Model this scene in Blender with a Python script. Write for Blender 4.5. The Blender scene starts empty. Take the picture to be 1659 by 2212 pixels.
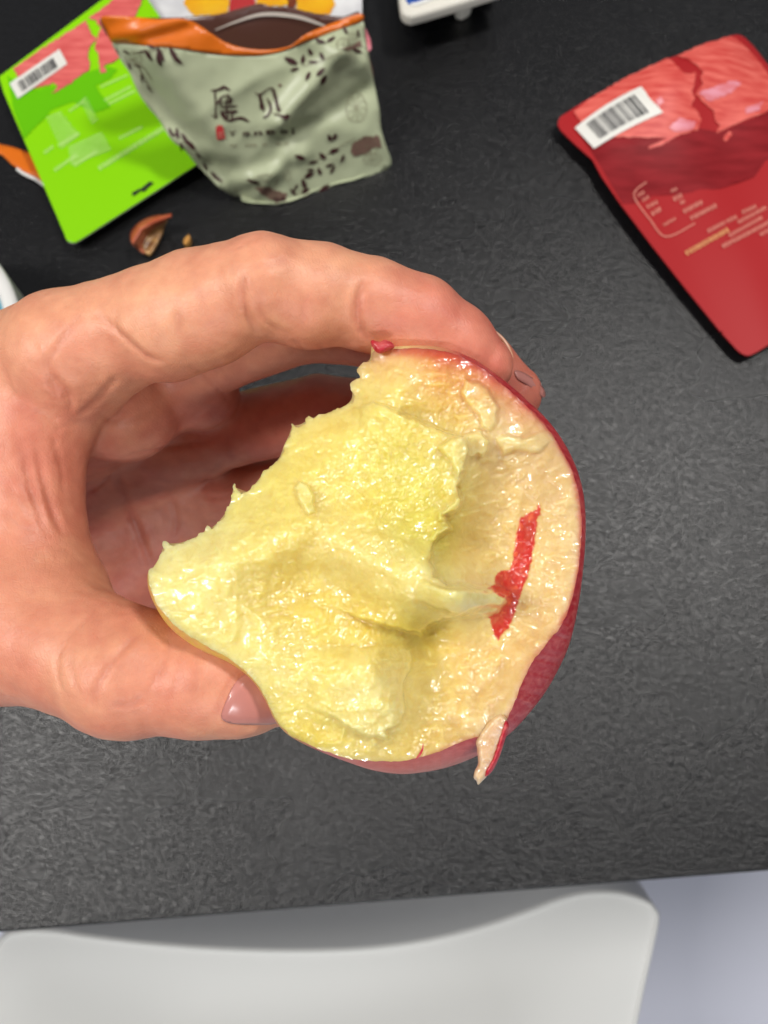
import bpy, bmesh, math, random
import numpy as np
from mathutils import Vector, Matrix
from mathutils.bvhtree import BVHTree
from mathutils.geometry import delaunay_2d_cdt

# ------------------------------------------------------------------ camera, world, lamps, exposure
random.seed(7)
RNG = np.random.default_rng(11)
scene = bpy.context.scene
C = scene.collection
PITCH = math.radians(15)
CAM = np.array([0.0, 0.0, 0.36])
FPX, CU, CV = 1661.0, 829.5, 1106.0          # lens in units of a 1659 x 2212 sheet

cam_data = bpy.data.cameras.new('camera')
cam_data.sensor_fit = 'VERTICAL'
cam_data.sensor_height = 34.6
cam_data.lens = 34.6 * FPX / 2212.0
cam_data.clip_start = 0.01
cam_data.clip_end = 50
cam_data.dof.use_dof = True
cam_data.dof.focus_distance = 0.133
cam_data.dof.aperture_fstop = 24
cam = bpy.data.objects.new('camera', cam_data)
cam.location = CAM
cam.rotation_euler = (PITCH, 0, 0)
C.objects.link(cam)
scene.camera = cam

world = bpy.data.worlds.new('World')
scene.world = world
world.use_nodes = True
world.node_tree.nodes['Background'].inputs[0].default_value = (0.93, 0.95, 1.0, 1)
world.node_tree.nodes['Background'].inputs[1].default_value = 0.15

def ceiling_panel(name, loc, size, watts, col, aim=(0, 0.05, 0.1)):
    l = bpy.data.lights.new(name, 'AREA')
    l.shape = 'RECTANGLE'; l.size, l.size_y = size
    l.energy = watts; l.color = col
    o = bpy.data.objects.new(name, l)
    o.location = loc
    o.rotation_euler = (Vector(loc) - Vector(aim)).to_track_quat('Z', 'Y').to_euler()
    C.objects.link(o)
ceiling_panel('ceiling_panel_lamp', (0.66, 0.50, 1.65), (0.36, 0.20), 16, (1.0, 0.97, 0.93))
ceiling_panel('ceiling_panel_lamp', (-1.00, -0.10, 1.60), (0.16, 0.60), 19, (1.0, 0.97, 0.93))
ceiling_panel('ceiling_panel_lamp', (0.15, -1.95, 1.60), (0.60, 0.16), 15, (0.95, 0.97, 1.0))

vs = scene.view_settings
vs.view_transform = 'Standard'
vs.look = 'None'
vs.exposure = 0.1
vs.gamma = 1.0
scene.display_settings.display_device = 'sRGB'
scene.cycles.use_denoising = True
scene.cycles.max_bounces = 6
scene.cycles.sample_clamp_indirect = 4
scene.cycles.adaptive_threshold = 0.02
scene.cycles.transmission_bounces = 4

# ------------------------------------------------------------------ helpers
cp, sp = math.cos(PITCH), math.sin(PITCH)
RX = np.array([[1, 0, 0], [0, cp, -sp], [0, sp, cp]])

def P(u, v, d):
    """point at depth d behind sheet position (u, v); arrays allowed"""
    u, v, d = np.broadcast_arrays(np.asarray(u, float), np.asarray(v, float), np.asarray(d, float))
    q = np.stack([(u - CU) / FPX * d, -(v - CV) / FPX * d, -d], -1)
    return q @ RX.T + CAM

def proj(p):
    q = (np.asarray(p) - CAM) @ RX
    d = -q[..., 2]
    return q[..., 0] / d * FPX + CU, -q[..., 1] / d * FPX + CV, d

def ray(u, v):
    w = P(u, v, 1.0) - CAM
    return w

def G(u, v, z=0.0):
    w = ray(u, v)
    k = (np.asarray(z) - CAM[2]) / w[..., 2]
    return CAM + w * k[..., None]

def lin(c):
    c = np.asarray(c, float) / 255.0
    return np.where(c <= 0.04045, c / 12.92, ((c + 0.055) / 1.055) ** 2.4)

def L4(c):
    return (*[float(x) for x in lin(c)], 1.0)

def hash3(i, j, k, seed):
    n = (i.astype(np.int64) * 73856093) ^ (j.astype(np.int64) * 19349663) ^ (k.astype(np.int64) * 83492791) ^ (seed * 2654435761)
    n = (n ^ (n >> 13)) * 1274126177 & 0x7fffffff
    n = (n ^ (n >> 16)) * 668265263 & 0x7fffffff
    return (n & 0xffffff) / float(0xffffff) * 2 - 1

def vnoise(p, seed=0):
    p = np.asarray(p, float)
    i = np.floor(p).astype(np.int64)
    f = p - i
    f = f * f * f * (f * (f * 6 - 15) + 10)
    out = 0
    for dx in (0, 1):
        wx = f[..., 0] if dx else 1 - f[..., 0]
        for dy in (0, 1):
            wy = f[..., 1] if dy else 1 - f[..., 1]
            for dz in (0, 1):
                wz = f[..., 2] if dz else 1 - f[..., 2]
                out = out + wx * wy * wz * hash3(i[..., 0] + dx, i[..., 1] + dy, i[..., 2] + dz, seed)
    return out

def fbm(p, oct=4, seed=0, gain=0.5):
    a, s, out = 1.0, 1.0, 0
    for o in range(oct):
        out = out + a * vnoise(p * s + o * 17.3, seed + o)
        a *= gain; s *= 2.03
    return out

def n2(u, v, scale, oct=3, seed=0):
    return fbm(np.stack([np.asarray(u) / scale, np.asarray(v) / scale, np.full(np.shape(u), 0.37)], -1), oct, seed)

def tps(ctrl, reg=1e-4):
    """thin-plate spline over rows (u, v, value...)"""
    ctrl = np.asarray(ctrl, float)
    S = 500.0
    X = (ctrl[:, :2] - [800, 1200]) / S
    Y = ctrl[:, 2:]
    n = len(X)
    def phi(a, b):
        r2 = ((a[:, None, :] - b[None]) ** 2).sum(-1)
        return 0.5 * r2 * np.log(r2 + 1e-12)
    A = np.zeros((n + 3, n + 3))
    A[:n, :n] = phi(X, X) + reg * np.eye(n)
    A[:n, n] = 1; A[:n, n + 1:] = X
    A[n, :n] = 1; A[n + 1:, :n] = X.T
    W = np.linalg.solve(A, np.vstack([Y, np.zeros((3, Y.shape[1]))]))
    def ev(u, v):
        Q = (np.stack([np.ravel(u), np.ravel(v)], -1) - [800, 1200]) / S
        out = np.empty((len(Q), Y.shape[1]))
        for a in range(0, len(Q), 20000):
            q = Q[a:a + 20000]
            out[a:a + 20000] = phi(q, X) @ W[:n] + W[n] + q @ W[n + 1:]
        return out
    return ev

def smooth_poly(pts, step, closed=True):
    """Catmull-Rom through pts (any width of row), resampled about every `step` of its first two columns"""
    pts = np.asarray(pts, float)
    n = len(pts); out = []
    for i in range(n if closed else n - 1):
        if closed:
            p0, p1, p2, p3 = pts[i - 1], pts[i], pts[(i + 1) % n], pts[(i + 2) % n]
        else:
            p0, p1, p2, p3 = pts[max(i - 1, 0)], pts[i], pts[i + 1], pts[min(i + 2, n - 1)]
        m = max(1, int(np.hypot(*(p2 - p1)[:2]) / step))
        for k in range(m):
            t = k / m
            out.append(0.5 * (2 * p1 + (p2 - p0) * t + (2 * p0 - 5 * p1 + 4 * p2 - p3) * t * t + (3 * p1 - p0 - 3 * p2 + p3) * t ** 3))
    if not closed:
        out.append(pts[-1])
    return np.array(out)

def resample(pts, step, closed=True):
    pts = np.asarray(pts, float); out = []
    n = len(pts)
    for i in range(n if closed else n - 1):
        a, b = pts[i], pts[(i + 1) % n]
        m = max(1, int(math.ceil(np.hypot(*(b - a)[:2]) / step)))
        for k in range(m):
            out.append(a + (b - a) * k / m)
    if not closed:
        out.append(pts[-1])
    return np.array(out)

def inside(poly, u, v):
    poly = np.asarray(poly)[:, :2]
    u = np.asarray(u, float); v = np.asarray(v, float)
    r = np.zeros(u.shape, bool)
    n = len(poly)
    for i in range(n):
        x1, y1 = poly[i]; x2, y2 = poly[(i + 1) % n]
        if y1 == y2: continue
        c = ((y1 > v) != (y2 > v)) & (u < (x2 - x1) * (v - y1) / (y2 - y1) + x1)
        r ^= c
    return r

def dist_poly(poly, u, v, closed=True):
    poly = np.asarray(poly)[:, :2]
    u = np.asarray(u, float); v = np.asarray(v, float)
    best = np.full(u.shape, 1e9)
    n = len(poly)
    for i in range(n if closed else n - 1):
        a = poly[i]; b = poly[(i + 1) % n]
        ab = b - a; l2 = ab @ ab + 1e-9
        t = np.clip(((u - a[0]) * ab[0] + (v - a[1]) * ab[1]) / l2, 0, 1)
        best = np.minimum(best, np.hypot(u - a[0] - t * ab[0], v - a[1] - t * ab[1]))
    return best

def plate(poly, u, v, soft):
    """1 inside the outline, 0 outside, ramp of width soft"""
    d = dist_poly(poly, u, v)
    s = np.where(inside(poly, u, v), d, -d)
    t = np.clip(s / soft + 0.5, 0, 1)
    return t * t * (3 - 2 * t)

def tri_fill(poly, step):
    """triangulate outline (u, v) with inner grid points -> verts 2d, tris, number of outline points"""
    poly = np.asarray(poly, float)[:, :2]
    lo, hi = poly.min(0), poly.max(0)
    nb = len(poly)
    pts = [poly]
    if step:
        gu = np.arange(lo[0] + step * .5, hi[0], step)
        gv = np.arange(lo[1] + step * .5, hi[1], step * .866)
        if len(gu) and len(gv):
            U, V = np.meshgrid(gu, gv)
            U = U + (np.arange(len(gv)) % 2)[:, None] * step * .5
            U, V = U.ravel(), V.ravel()
            m = inside(poly, U, V)
            U, V = U[m], V[m]
            bd = resample(poly, step * .25)
            cell = step * .225
            ij = np.floor((bd - lo) / cell).astype(int) + 4
            ms = np.zeros((ij.max(0) + 9), bool)
            for da in range(-2, 3):
                for db in range(-2, 3):
                    if da * da + db * db <= 5: ms[ij[:, 0] + da, ij[:, 1] + db] = True
            pi_ = np.floor((np.stack([U, V], -1) - lo) / cell).astype(int) + 4
            m = ~ms[np.clip(pi_[:, 0], 0, ms.shape[0] - 1), np.clip(pi_[:, 1], 0, ms.shape[1] - 1)]
            pts.append(np.stack([U[m], V[m]], -1))
    allp = np.vstack(pts)
    co = [Vector((float(x), float(y))) for x, y in allp]
    vs_, es_, fs_, ov, _, _ = delaunay_2d_cdt(co, [], [list(range(nb))], 1, 1e-5)
    V2 = np.array([(p.x, p.y) for p in vs_])
    F = np.array([f for f in fs_ if len(f) == 3])
    # make the triangles counter-clockwise as seen on the sheet (v runs down)
    a, b, c = V2[F[:, 0]], V2[F[:, 1]], V2[F[:, 2]]
    cr = (b[:, 0] - a[:, 0]) * (c[:, 1] - a[:, 1]) - (b[:, 1] - a[:, 1]) * (c[:, 0] - a[:, 0])
    F[cr > 0] = F[cr > 0][:, ::-1]
    return V2, F

def mesh_obj(name, verts, faces, mat, parent=None, smooth=True, colors=None, attr='tint', extra=None):
    me = bpy.data.meshes.new(name)
    me.from_pydata([tuple(map(float, p)) for p in verts], [], [tuple(int(i) for i in f) for f in faces])
    if smooth:
        me.polygons.foreach_set('use_smooth', [True] * len(me.polygons))
    if colors is not None:
        a = me.color_attributes.new(attr, 'FLOAT_COLOR', 'POINT')
        c = np.ones((len(verts), 4), np.float32); c[:, :3] = colors
        a.data.foreach_set('color', c.ravel())
    if extra:
        for k, val in extra.items():
            a = me.attributes.new(k, 'FLOAT', 'POINT')
            a.data.foreach_set('value', np.asarray(val, np.float32))
    if mat is not None:
        me.materials.append(mat)
    me.update()
    o = bpy.data.objects.new(name, me)
    C.objects.link(o)
    if parent is not None:
        o.parent = parent
    return o

def tag(o, label, cat=None, group=None, kind=None):
    o['label'] = label
    if cat: o['category'] = cat
    if group: o['group'] = group
    if kind: o['kind'] = kind
    return o

def empty(name, label, cat, loc=(0, 0, 0), group=None):
    o = bpy.data.objects.new(name, None)
    o.empty_display_size = 0.01
    o.location = loc
    C.objects.link(o)
    return tag(o, label, cat, group)

def adopt(child, parent):
    """parent without moving (things are modelled in place)"""
    child.parent = parent
    child.matrix_parent_inverse = Matrix.Translation(parent.location).inverted()

def solidify(o, t, offset=-1):
    m = o.modifiers.new('thickness', 'SOLIDIFY')
    m.thickness = t; m.offset = offset
    return o

# ------------------------------------------------------------------ materials
def new_mat(name):
    m = bpy.data.materials.new(name); m.use_nodes = True
    nt = m.node_tree
    return m, nt, nt.nodes['Principled BSDF']

def N(nt, t, **kw):
    n = nt.nodes.new(t)
    for k, val in kw.items():
        if k.startswith('i_'):
            n.inputs[k[2:].replace('_', ' ')].default_value = val
        else:
            setattr(n, k, val)
    return n

def plain(name, col, rough=0.5, spec=0.5, coat=0.0, metal=0.0, coat_rough=0.1, noise=0.0, noise_scale=200, bump=0.0, bump_scale=400, trans=0.0):
    m, nt, b = new_mat(name)
    b.inputs['Base Color'].default_value = L4(col)
    b.inputs['Roughness'].default_value = rough
    b.inputs['Specular IOR Level'].default_value = spec
    b.inputs['Coat Weight'].default_value = coat
    b.inputs['Coat Roughness'].default_value = coat_rough
    b.inputs['Metallic'].default_value = metal
    tc = N(nt, 'ShaderNodeTexCoord')
    if noise:
        nz = N(nt, 'ShaderNodeTexNoise'); nz.inputs['Scale'].default_value = noise_scale; nz.inputs['Detail'].default_value = 5
        nt.links.new(tc.outputs['Object'], nz.inputs['Vector'])
        mx = N(nt, 'ShaderNodeMix', data_type='RGBA', blend_type='MIX')
        c = np.array(L4(col)[:3])
        mx.inputs[6].default_value = (*[float(x) for x in c * (1 - noise)], 1)
        mx.inputs[7].default_value = (*[float(min(1, x)) for x in c * (1 + noise)], 1)
        nt.links.new(nz.outputs['Fac'], mx.inputs[0])
        nt.links.new(mx.outputs[2], b.inputs['Base Color'])
    if bump:
        nz = N(nt, 'ShaderNodeTexNoise'); nz.inputs['Scale'].default_value = bump_scale; nz.inputs['Detail'].default_value = 4
        nt.links.new(tc.outputs['Object'], nz.inputs['Vector'])
        bp = N(nt, 'ShaderNodeBump'); bp.inputs['Strength'].default_value = bump; bp.inputs['Distance'].default_value = 0.0008
        nt.links.new(nz.outputs['Fac'], bp.inputs['Height'])
        nt.links.new(bp.outputs['Normal'], b.inputs['Normal'])
    return m

def mat_table():
    m, nt, b = new_mat('table_laminate')
    tc = N(nt, 'ShaderNodeTexCoord')
    mp = N(nt, 'ShaderNodeMapping'); mp.inputs['Rotation'].default_value = (0, 0, math.radians(28)); mp.inputs['Scale'].default_value = (1.0, 1.5, 1)
    nt.links.new(tc.outputs['Object'], mp.inputs['Vector'])
    n1 = N(nt, 'ShaderNodeTexNoise'); n1.inputs['Scale'].default_value = 440; n1.inputs['Detail'].default_value = 6; n1.inputs['Roughness'].default_value = .62; n1.inputs['Distortion'].default_value = 1.1
    n2_ = N(nt, 'ShaderNodeTexVoronoi'); n2_.inputs['Scale'].default_value = 240; n2_.feature = 'F1'
    n3 = N(nt, 'ShaderNodeTexNoise'); n3.inputs['Scale'].default_value = 9; n3.inputs['Detail'].default_value = 3
    for n in (n1, n2_, n3):
        nt.links.new(mp.outputs['Vector'], n.inputs['Vector'])
    ad = N(nt, 'ShaderNodeMath', operation='ADD')
    vm = N(nt, 'ShaderNodeMath', operation='MULTIPLY'); vm.inputs[1].default_value = .25
    nt.links.new(n2_.outputs['Distance'], vm.inputs[0])
    nt.links.new(n1.outputs['Fac'], ad.inputs[0]); nt.links.new(vm.outputs[0], ad.inputs[1])
    bp = N(nt, 'ShaderNodeBump'); bp.inputs['Strength'].default_value = 0.42; bp.inputs['Distance'].default_value = 0.0009
    nt.links.new(ad.outputs[0], bp.inputs['Height'])
    nt.links.new(bp.outputs['Normal'], b.inputs['Normal'])
    rp = N(nt, 'ShaderNodeValToRGB')
    rp.color_ramp.elements[0].position = .38; rp.color_ramp.elements[0].color = L4((12, 12, 13))
    rp.color_ramp.elements[1].position = .72; rp.color_ramp.elements[1].color = L4((26, 26, 28))
    nt.links.new(n1.outputs['Fac'], rp.inputs[0])
    nt.links.new(rp.outputs[0], b.inputs['Base Color'])
    rr = N(nt, 'ShaderNodeMapRange'); rr.inputs['To Min'].default_value = .20; rr.inputs['To Max'].default_value = .34
    nt.links.new(n3.outputs['Fac'], rr.inputs['Value'])
    nt.links.new(rr.outputs[0], b.inputs['Roughness'])
    b.inputs['Specular IOR Level'].default_value = .55
    return m

def mat_skin():
    m, nt, b = new_mat('hand_skin')
    at = N(nt, 'ShaderNodeAttribute', attribute_name='tint')
    tc = N(nt, 'ShaderNodeTexCoord')
    nz = N(nt, 'ShaderNodeTexNoise'); nz.inputs['Scale'].default_value = 260; nz.inputs['Detail'].default_value = 4
    nt.links.new(tc.outputs['Object'], nz.inputs['Vector'])
    mot = N(nt, 'ShaderNodeMix', data_type='RGBA', blend_type='MULTIPLY'); mot.inputs[0].default_value = 1
    rp = N(nt, 'ShaderNodeValToRGB')
    rp.color_ramp.elements[0].position = .3; rp.color_ramp.elements[0].color = (.90, .80, .78, 1)
    rp.color_ramp.elements[1].position = .7; rp.color_ramp.elements[1].color = (1.05, 1.04, 1.02, 1)
    nt.links.new(nz.outputs['Fac'], rp.inputs[0])
    nt.links.new(at.outputs['Color'], mot.inputs[6]); nt.links.new(rp.outputs[0], mot.inputs[7])
    nt.links.new(mot.outputs[2], b.inputs['Base Color'])
    b.inputs['Subsurface Weight'].default_value = .25
    b.inputs['Subsurface Radius'].default_value = (1.0, .45, .28)
    b.inputs['Subsurface Scale'].default_value = .0028
    b.inputs['Roughness'].default_value = .46
    b.inputs['Specular IOR Level'].default_value = .42
    # fine skin lines: ridged lines across the fingers and a pore lattice
    mp = N(nt, 'ShaderNodeMapping'); mp.inputs['Rotation'].default_value = (0, math.radians(20), math.radians(-22))
    nt.links.new(tc.outputs['Object'], mp.inputs['Vector'])
    wv = N(nt, 'ShaderNodeTexWave', wave_type='BANDS', bands_direction='X'); wv.inputs['Scale'].default_value = 620; wv.inputs['Distortion'].default_value = 5; wv.inputs['Detail'].default_value = 2; wv.inputs['Detail Scale'].default_value = .6
    nt.links.new(mp.outputs['Vector'], wv.inputs['Vector'])
    vo = N(nt, 'ShaderNodeTexVoronoi', feature='DISTANCE_TO_EDGE'); vo.inputs['Scale'].default_value = 900
    nt.links.new(tc.outputs['Object'], vo.inputs['Vector'])
    cl = N(nt, 'ShaderNodeMath', operation='MINIMUM'); cl.inputs[1].default_value = .12
    nt.links.new(vo.outputs['Distance'], cl.inputs[0])
    ml = N(nt, 'ShaderNodeMath', operation='MULTIPLY'); ml.inputs[1].default_value = 1.2
    nt.links.new(cl.outputs[0], ml.inputs[0])
    m2 = N(nt, 'ShaderNodeMath', operation='MULTIPLY_ADD'); m2.inputs[1].default_value = .05
    nt.links.new(wv.outputs['Fac'], m2.inputs[0]); nt.links.new(ml.outputs[0], m2.inputs[2])
    nz2 = N(nt, 'ShaderNodeTexNoise'); nz2.inputs['Scale'].default_value = 420; nz2.inputs['Detail'].default_value = 3
    nt.links.new(tc.outputs['Object'], nz2.inputs['Vector'])
    m3 = N(nt, 'ShaderNodeMath', operation='ADD')
    nt.links.new(m2.outputs[0], m3.inputs[0]); nt.links.new(nz2.outputs['Fac'], m3.inputs[1])
    bp = N(nt, 'ShaderNodeBump'); bp.inputs['Strength'].default_value = .55; bp.inputs['Distance'].default_value = .00022
    nt.links.new(m3.outputs[0], bp.inputs['Height'])
    nt.links.new(bp.outputs['Normal'], b.inputs['Normal'])
    return m

def mat_flesh(name='peach_flesh', fixed=None, sss=.85, rough=.35, trans=0.0):
    m, nt, b = new_mat(name)
    tc = N(nt, 'ShaderNodeTexCoord')
    nz = N(nt, 'ShaderNodeTexNoise'); nz.inputs['Scale'].default_value = 330; nz.inputs['Detail'].default_value = 6; nz.inputs['Roughness'].default_value = .6; nz.inputs['Distortion'].default_value = .8
    nt.links.new(tc.outputs['Object'], nz.inputs['Vector'])
    rp = N(nt, 'ShaderNodeValToRGB')
    rp.color_ramp.elements[0].position = .3; rp.color_ramp.elements[0].color = (.93, .86, .72, 1)
    rp.color_ramp.elements[1].position = .72; rp.color_ramp.elements[1].color = (1.04, 1.05, 1.12, 1)
    nt.links.new(nz.outputs['Fac'], rp.inputs[0])
    mx = N(nt, 'ShaderNodeMix', data_type='RGBA', blend_type='MULTIPLY'); mx.inputs[0].default_value = 1
    nt.links.new(rp.outputs[0], mx.inputs[7])
    if fixed is None:
        at = N(nt, 'ShaderNodeAttribute', attribute_name='tint')
        nt.links.new(at.outputs['Color'], mx.inputs[6])
    else:
        mx.inputs[6].default_value = L4(fixed)
    nt.links.new(mx.outputs[2], b.inputs['Base Color'])
    b.inputs['Subsurface Weight'].default_value = sss
    b.inputs['Subsurface Radius'].default_value = (1.0, .85, .42)
    b.inputs['Subsurface Scale'].default_value = .0055
    b.inputs['Roughness'].default_value = rough
    b.inputs['Specular IOR Level'].default_value = .5
    b.inputs['Coat Weight'].default_value = 1.0
    b.inputs['Coat Roughness'].default_value = .03
    b.inputs['Coat IOR'].default_value = 1.4
    b.inputs['Transmission Weight'].default_value = trans
    nb = N(nt, 'ShaderNodeTexNoise'); nb.inputs['Scale'].default_value = 760; nb.inputs['Detail'].default_value = 5; nb.inputs['Distortion'].default_value = .6
    vb = N(nt, 'ShaderNodeTexVoronoi', feature='F1'); vb.inputs['Scale'].default_value = 750
    for n in (nb, vb):
        nt.links.new(tc.outputs['Object'], n.inputs['Vector'])
    ad = N(nt, 'ShaderNodeMath', operation='MULTIPLY_ADD'); ad.inputs[1].default_value = .5
    nt.links.new(vb.outputs['Distance'], ad.inputs[0]); nt.links.new(nb.outputs['Fac'], ad.inputs[2])
    bp = N(nt, 'ShaderNodeBump'); bp.inputs['Strength'].default_value = .22; bp.inputs['Distance'].default_value = .0005
    nt.links.new(ad.outputs[0], bp.inputs['Height'])
    nt.links.new(bp.outputs['Normal'], b.inputs['Normal'])
    nb2 = N(nt, 'ShaderNodeTexNoise'); nb2.inputs['Scale'].default_value = 210; nb2.inputs['Detail'].default_value = 2.5
    nt.links.new(tc.outputs['Object'], nb2.inputs['Vector'])
    bp2 = N(nt, 'ShaderNodeBump'); bp2.inputs['Strength'].default_value = .19; bp2.inputs['Distance'].default_value = .0007
    nt.links.new(nb2.outputs['Fac'], bp2.inputs['Height'])
    nt.links.new(bp2.outputs['Normal'], b.inputs['Coat Normal'])
    nw = N(nt, 'ShaderNodeTexNoise'); nw.inputs['Scale'].default_value = 95; nw.inputs['Detail'].default_value = 2
    nt.links.new(tc.outputs['Object'], nw.inputs['Vector'])
    wr = N(nt, 'ShaderNodeMapRange'); wr.inputs['From Min'].default_value = .38; wr.inputs['From Max'].default_value = .62; wr.inputs['To Min'].default_value = .5; wr.inputs['To Max'].default_value = 1.0
    nt.links.new(nw.outputs['Fac'], wr.inputs['Value']); nt.links.new(wr.outputs[0], b.inputs['Coat Weight'])
    return m

def mat_peach_skin():
    m, nt, b = new_mat('peach_skin')
    at = N(nt, 'ShaderNodeAttribute', attribute_name='tint')
    tc = N(nt, 'ShaderNodeTexCoord')
    mp = N(nt, 'ShaderNodeMapping'); mp.inputs['Rotation'].default_value = (0, 0, math.radians(35)); mp.inputs['Scale'].default_value = (1, 2.6, 1)
    nt.links.new(tc.outputs['Object'], mp.inputs['Vector'])
    nz = N(nt, 'ShaderNodeTexNoise'); nz.inputs['Scale'].default_value = 420; nz.inputs['Detail'].default_value = 5
    nt.links.new(mp.outputs['Vector'], nz.inputs['Vector'])
    rp = N(nt, 'ShaderNodeValToRGB')
    rp.color_ramp.elements[0].position = .42; rp.color_ramp.elements[0].color = (0, 0, 0, 1)
    rp.color_ramp.elements[1].position = .75; rp.color_ramp.elements[1].color = (.55, .55, .55, 1)
    nt.links.new(nz.outputs['Fac'], rp.inputs[0])
    mx = N(nt, 'ShaderNodeMix', data_type='RGBA'); mx.inputs[7].default_value = L4((216, 120, 112))
    nt.links.new(rp.outputs[0], mx.inputs[0]); nt.links.new(at.outputs['Color'], mx.inputs[6])
    nt.links.new(mx.outputs[2], b.inputs['Base Color'])
    b.inputs['Roughness'].default_value = .38
    b.inputs['Subsurface Weight'].default_value = .1
    b.inputs['Subsurface Scale'].default_value = .001
    bp = N(nt, 'ShaderNodeBump'); bp.inputs['Strength'].default_value = .3; bp.inputs['Distance'].default_value = .0003
    nt.links.new(nz.outputs['Fac'], bp.inputs['Height']); nt.links.new(bp.outputs['Normal'], b.inputs['Normal'])
    return m

def mat_streak(name, c1, c2, scale=(1, 1, 1), rot=0, ns=60, rough=.4, coat=.2, spec=.5):
    m, nt, b = new_mat(name)
    b.inputs['Specular IOR Level'].default_value = spec
    tc = N(nt, 'ShaderNodeTexCoord')
    mp = N(nt, 'ShaderNodeMapping'); mp.inputs['Rotation'].default_value = (0, 0, rot); mp.inputs['Scale'].default_value = scale
    nt.links.new(tc.outputs['Object'], mp.inputs['Vector'])
    nz = N(nt, 'ShaderNodeTexNoise'); nz.inputs['Scale'].default_value = ns; nz.inputs['Detail'].default_value = 6
    nt.links.new(mp.outputs['Vector'], nz.inputs['Vector'])
    rp = N(nt, 'ShaderNodeValToRGB')
    rp.color_ramp.elements[0].position = .35; rp.color_ramp.elements[0].color = L4(c1)
    rp.color_ramp.elements[1].position = .68; rp.color_ramp.elements[1].color = L4(c2)
    nt.links.new(nz.outputs['Fac'], rp.inputs[0]); nt.links.new(rp.outputs[0], b.inputs['Base Color'])
    b.inputs['Roughness'].default_value = rough
    b.inputs['Coat Weight'].default_value = coat
    b.inputs['Coat Roughness'].default_value = .25
    return m

M = dict(
    table=mat_table(), skin=mat_skin(), flesh=mat_flesh(), peach_skin=mat_peach_skin(),
    table_edge=plain('table_edge_band', (40, 40, 41), .5),
    shard=mat_flesh('peach_pulp_pale', (236, 222, 158), 1.0, .3),
    flap=mat_flesh('peach_flap_flesh', (226, 186, 150), .8, .3),
    red_flesh=mat_streak('peach_red_flesh', (176, 10, 16), (222, 60, 44), (1, 1, 1), 0, 900, .3, .5),
    nail=plain('fingernail', (192, 126, 116), .28, coat=.4, coat_rough=.2, noise=.05, noise_scale=120),
    nail_edge=plain('fingernail_edge', (206, 150, 116), .35),
    chair=plain('chair_plastic', (212, 213, 211), .42, bump=.05, bump_scale=900),
    floor=plain('floor_vinyl', (232, 234, 248), .35, noise=.06, noise_scale=3),
    green=plain('green_foil', (138, 214, 0), .5, spec=.2),
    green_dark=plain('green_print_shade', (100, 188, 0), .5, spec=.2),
    green_text=plain('pale_print', (200, 240, 140), .5),
    salmon=mat_streak('salmon_print', (208, 84, 82), (232, 116, 110), (1, 5, 1), math.radians(-12), 70),
    salmon2=mat_streak('salmon_print_streaked', (200, 66, 60), (228, 110, 98), (1.2, 6, 1), math.radians(-10), 60, .45, 0, .3),
    pink=mat_streak('pink_print', (214, 110, 116), (228, 150, 165), (1, 4, 1), math.radians(-10), 80),
    white_label=plain('barcode_paper', (226, 224, 216), .5),
    black_ink=plain('barcode_ink', (44, 44, 48), .5),
    grey_ink=plain('barcode_ink_grey', (130, 128, 126), .5),
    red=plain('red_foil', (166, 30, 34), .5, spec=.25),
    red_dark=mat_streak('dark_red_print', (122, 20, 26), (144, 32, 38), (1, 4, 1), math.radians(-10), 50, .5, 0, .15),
    red_crack=plain('crack_print', (132, 16, 28), .45),
    red_text=plain('pink_text_print', (222, 140, 122), .5),
    gold_text=plain('gold_text_print', (232, 170, 108), .5),
    sage=plain('sage_foil', (184, 192, 158), .40, coat=.15, coat_rough=.35),
    maroon=plain('maroon_print', (62, 24, 26), .5),
    brown_line=plain('brown_line_print', (128, 116, 92), .5),
    brown_soft=plain('brown_soft_print', (120, 92, 80), .5),
    seal=plain('seal_red_print', (205, 60, 62), .5),
    seal_pale=plain('seal_pale_print', (226, 150, 130), .5),
    orange=plain('orange_foil', (226, 112, 8), .38, coat=.2, coat_rough=.3),
    liner=plain('brown_liner', (92, 58, 50), .3, coat=.4, coat_rough=.2),
    zip=plain('zip_glint_pale', (225, 215, 205), .25, coat=.5),  # pale tone stands in for the glint along the pouch mouth
    white=plain('white_plastic', (232, 232, 228), .4),
    cream=plain('cream_plastic', (226, 222, 210), .35),
    screen=plain('blue_screen', (40, 84, 170), .2, coat=.6),
    dark_grey=plain('dark_plastic', (50, 54, 54), .5),
    yellow=mat_streak('yellow_print', (236, 160, 6), (248, 196, 20), (1, 1, 1), 0, 60),
    bag_white=mat_streak('white_print', (205, 205, 208), (240, 240, 240), (1, 1, 1), 0, 50),
    bag_red=plain('bag_red_print', (186, 48, 50), .45),
    bag_brown=plain('bag_brown_print', (120, 50, 16), .5),
    bowl_grey=plain('bowl_shaded_wall', (150, 154, 146), .45),  # outer wall of the white bowl, its shade put into the colour
    bowl_blue=plain('bowl_blue_glaze', (130, 190, 208), .3, coat=.4),
    peel=mat_streak('peel_outside', (176, 78, 44), (206, 118, 84), (1, 2, 1), .4, 120),
    peel_in=mat_streak('peel_inside', (140, 92, 52), (206, 160, 96), (1, 2, 1), .4, 200),
    crumb=plain('crumb', (196, 140, 66), .5, noise=.25),
    hole=plain('hang_hole_dark', (18, 22, 12), .7),
)

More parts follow.
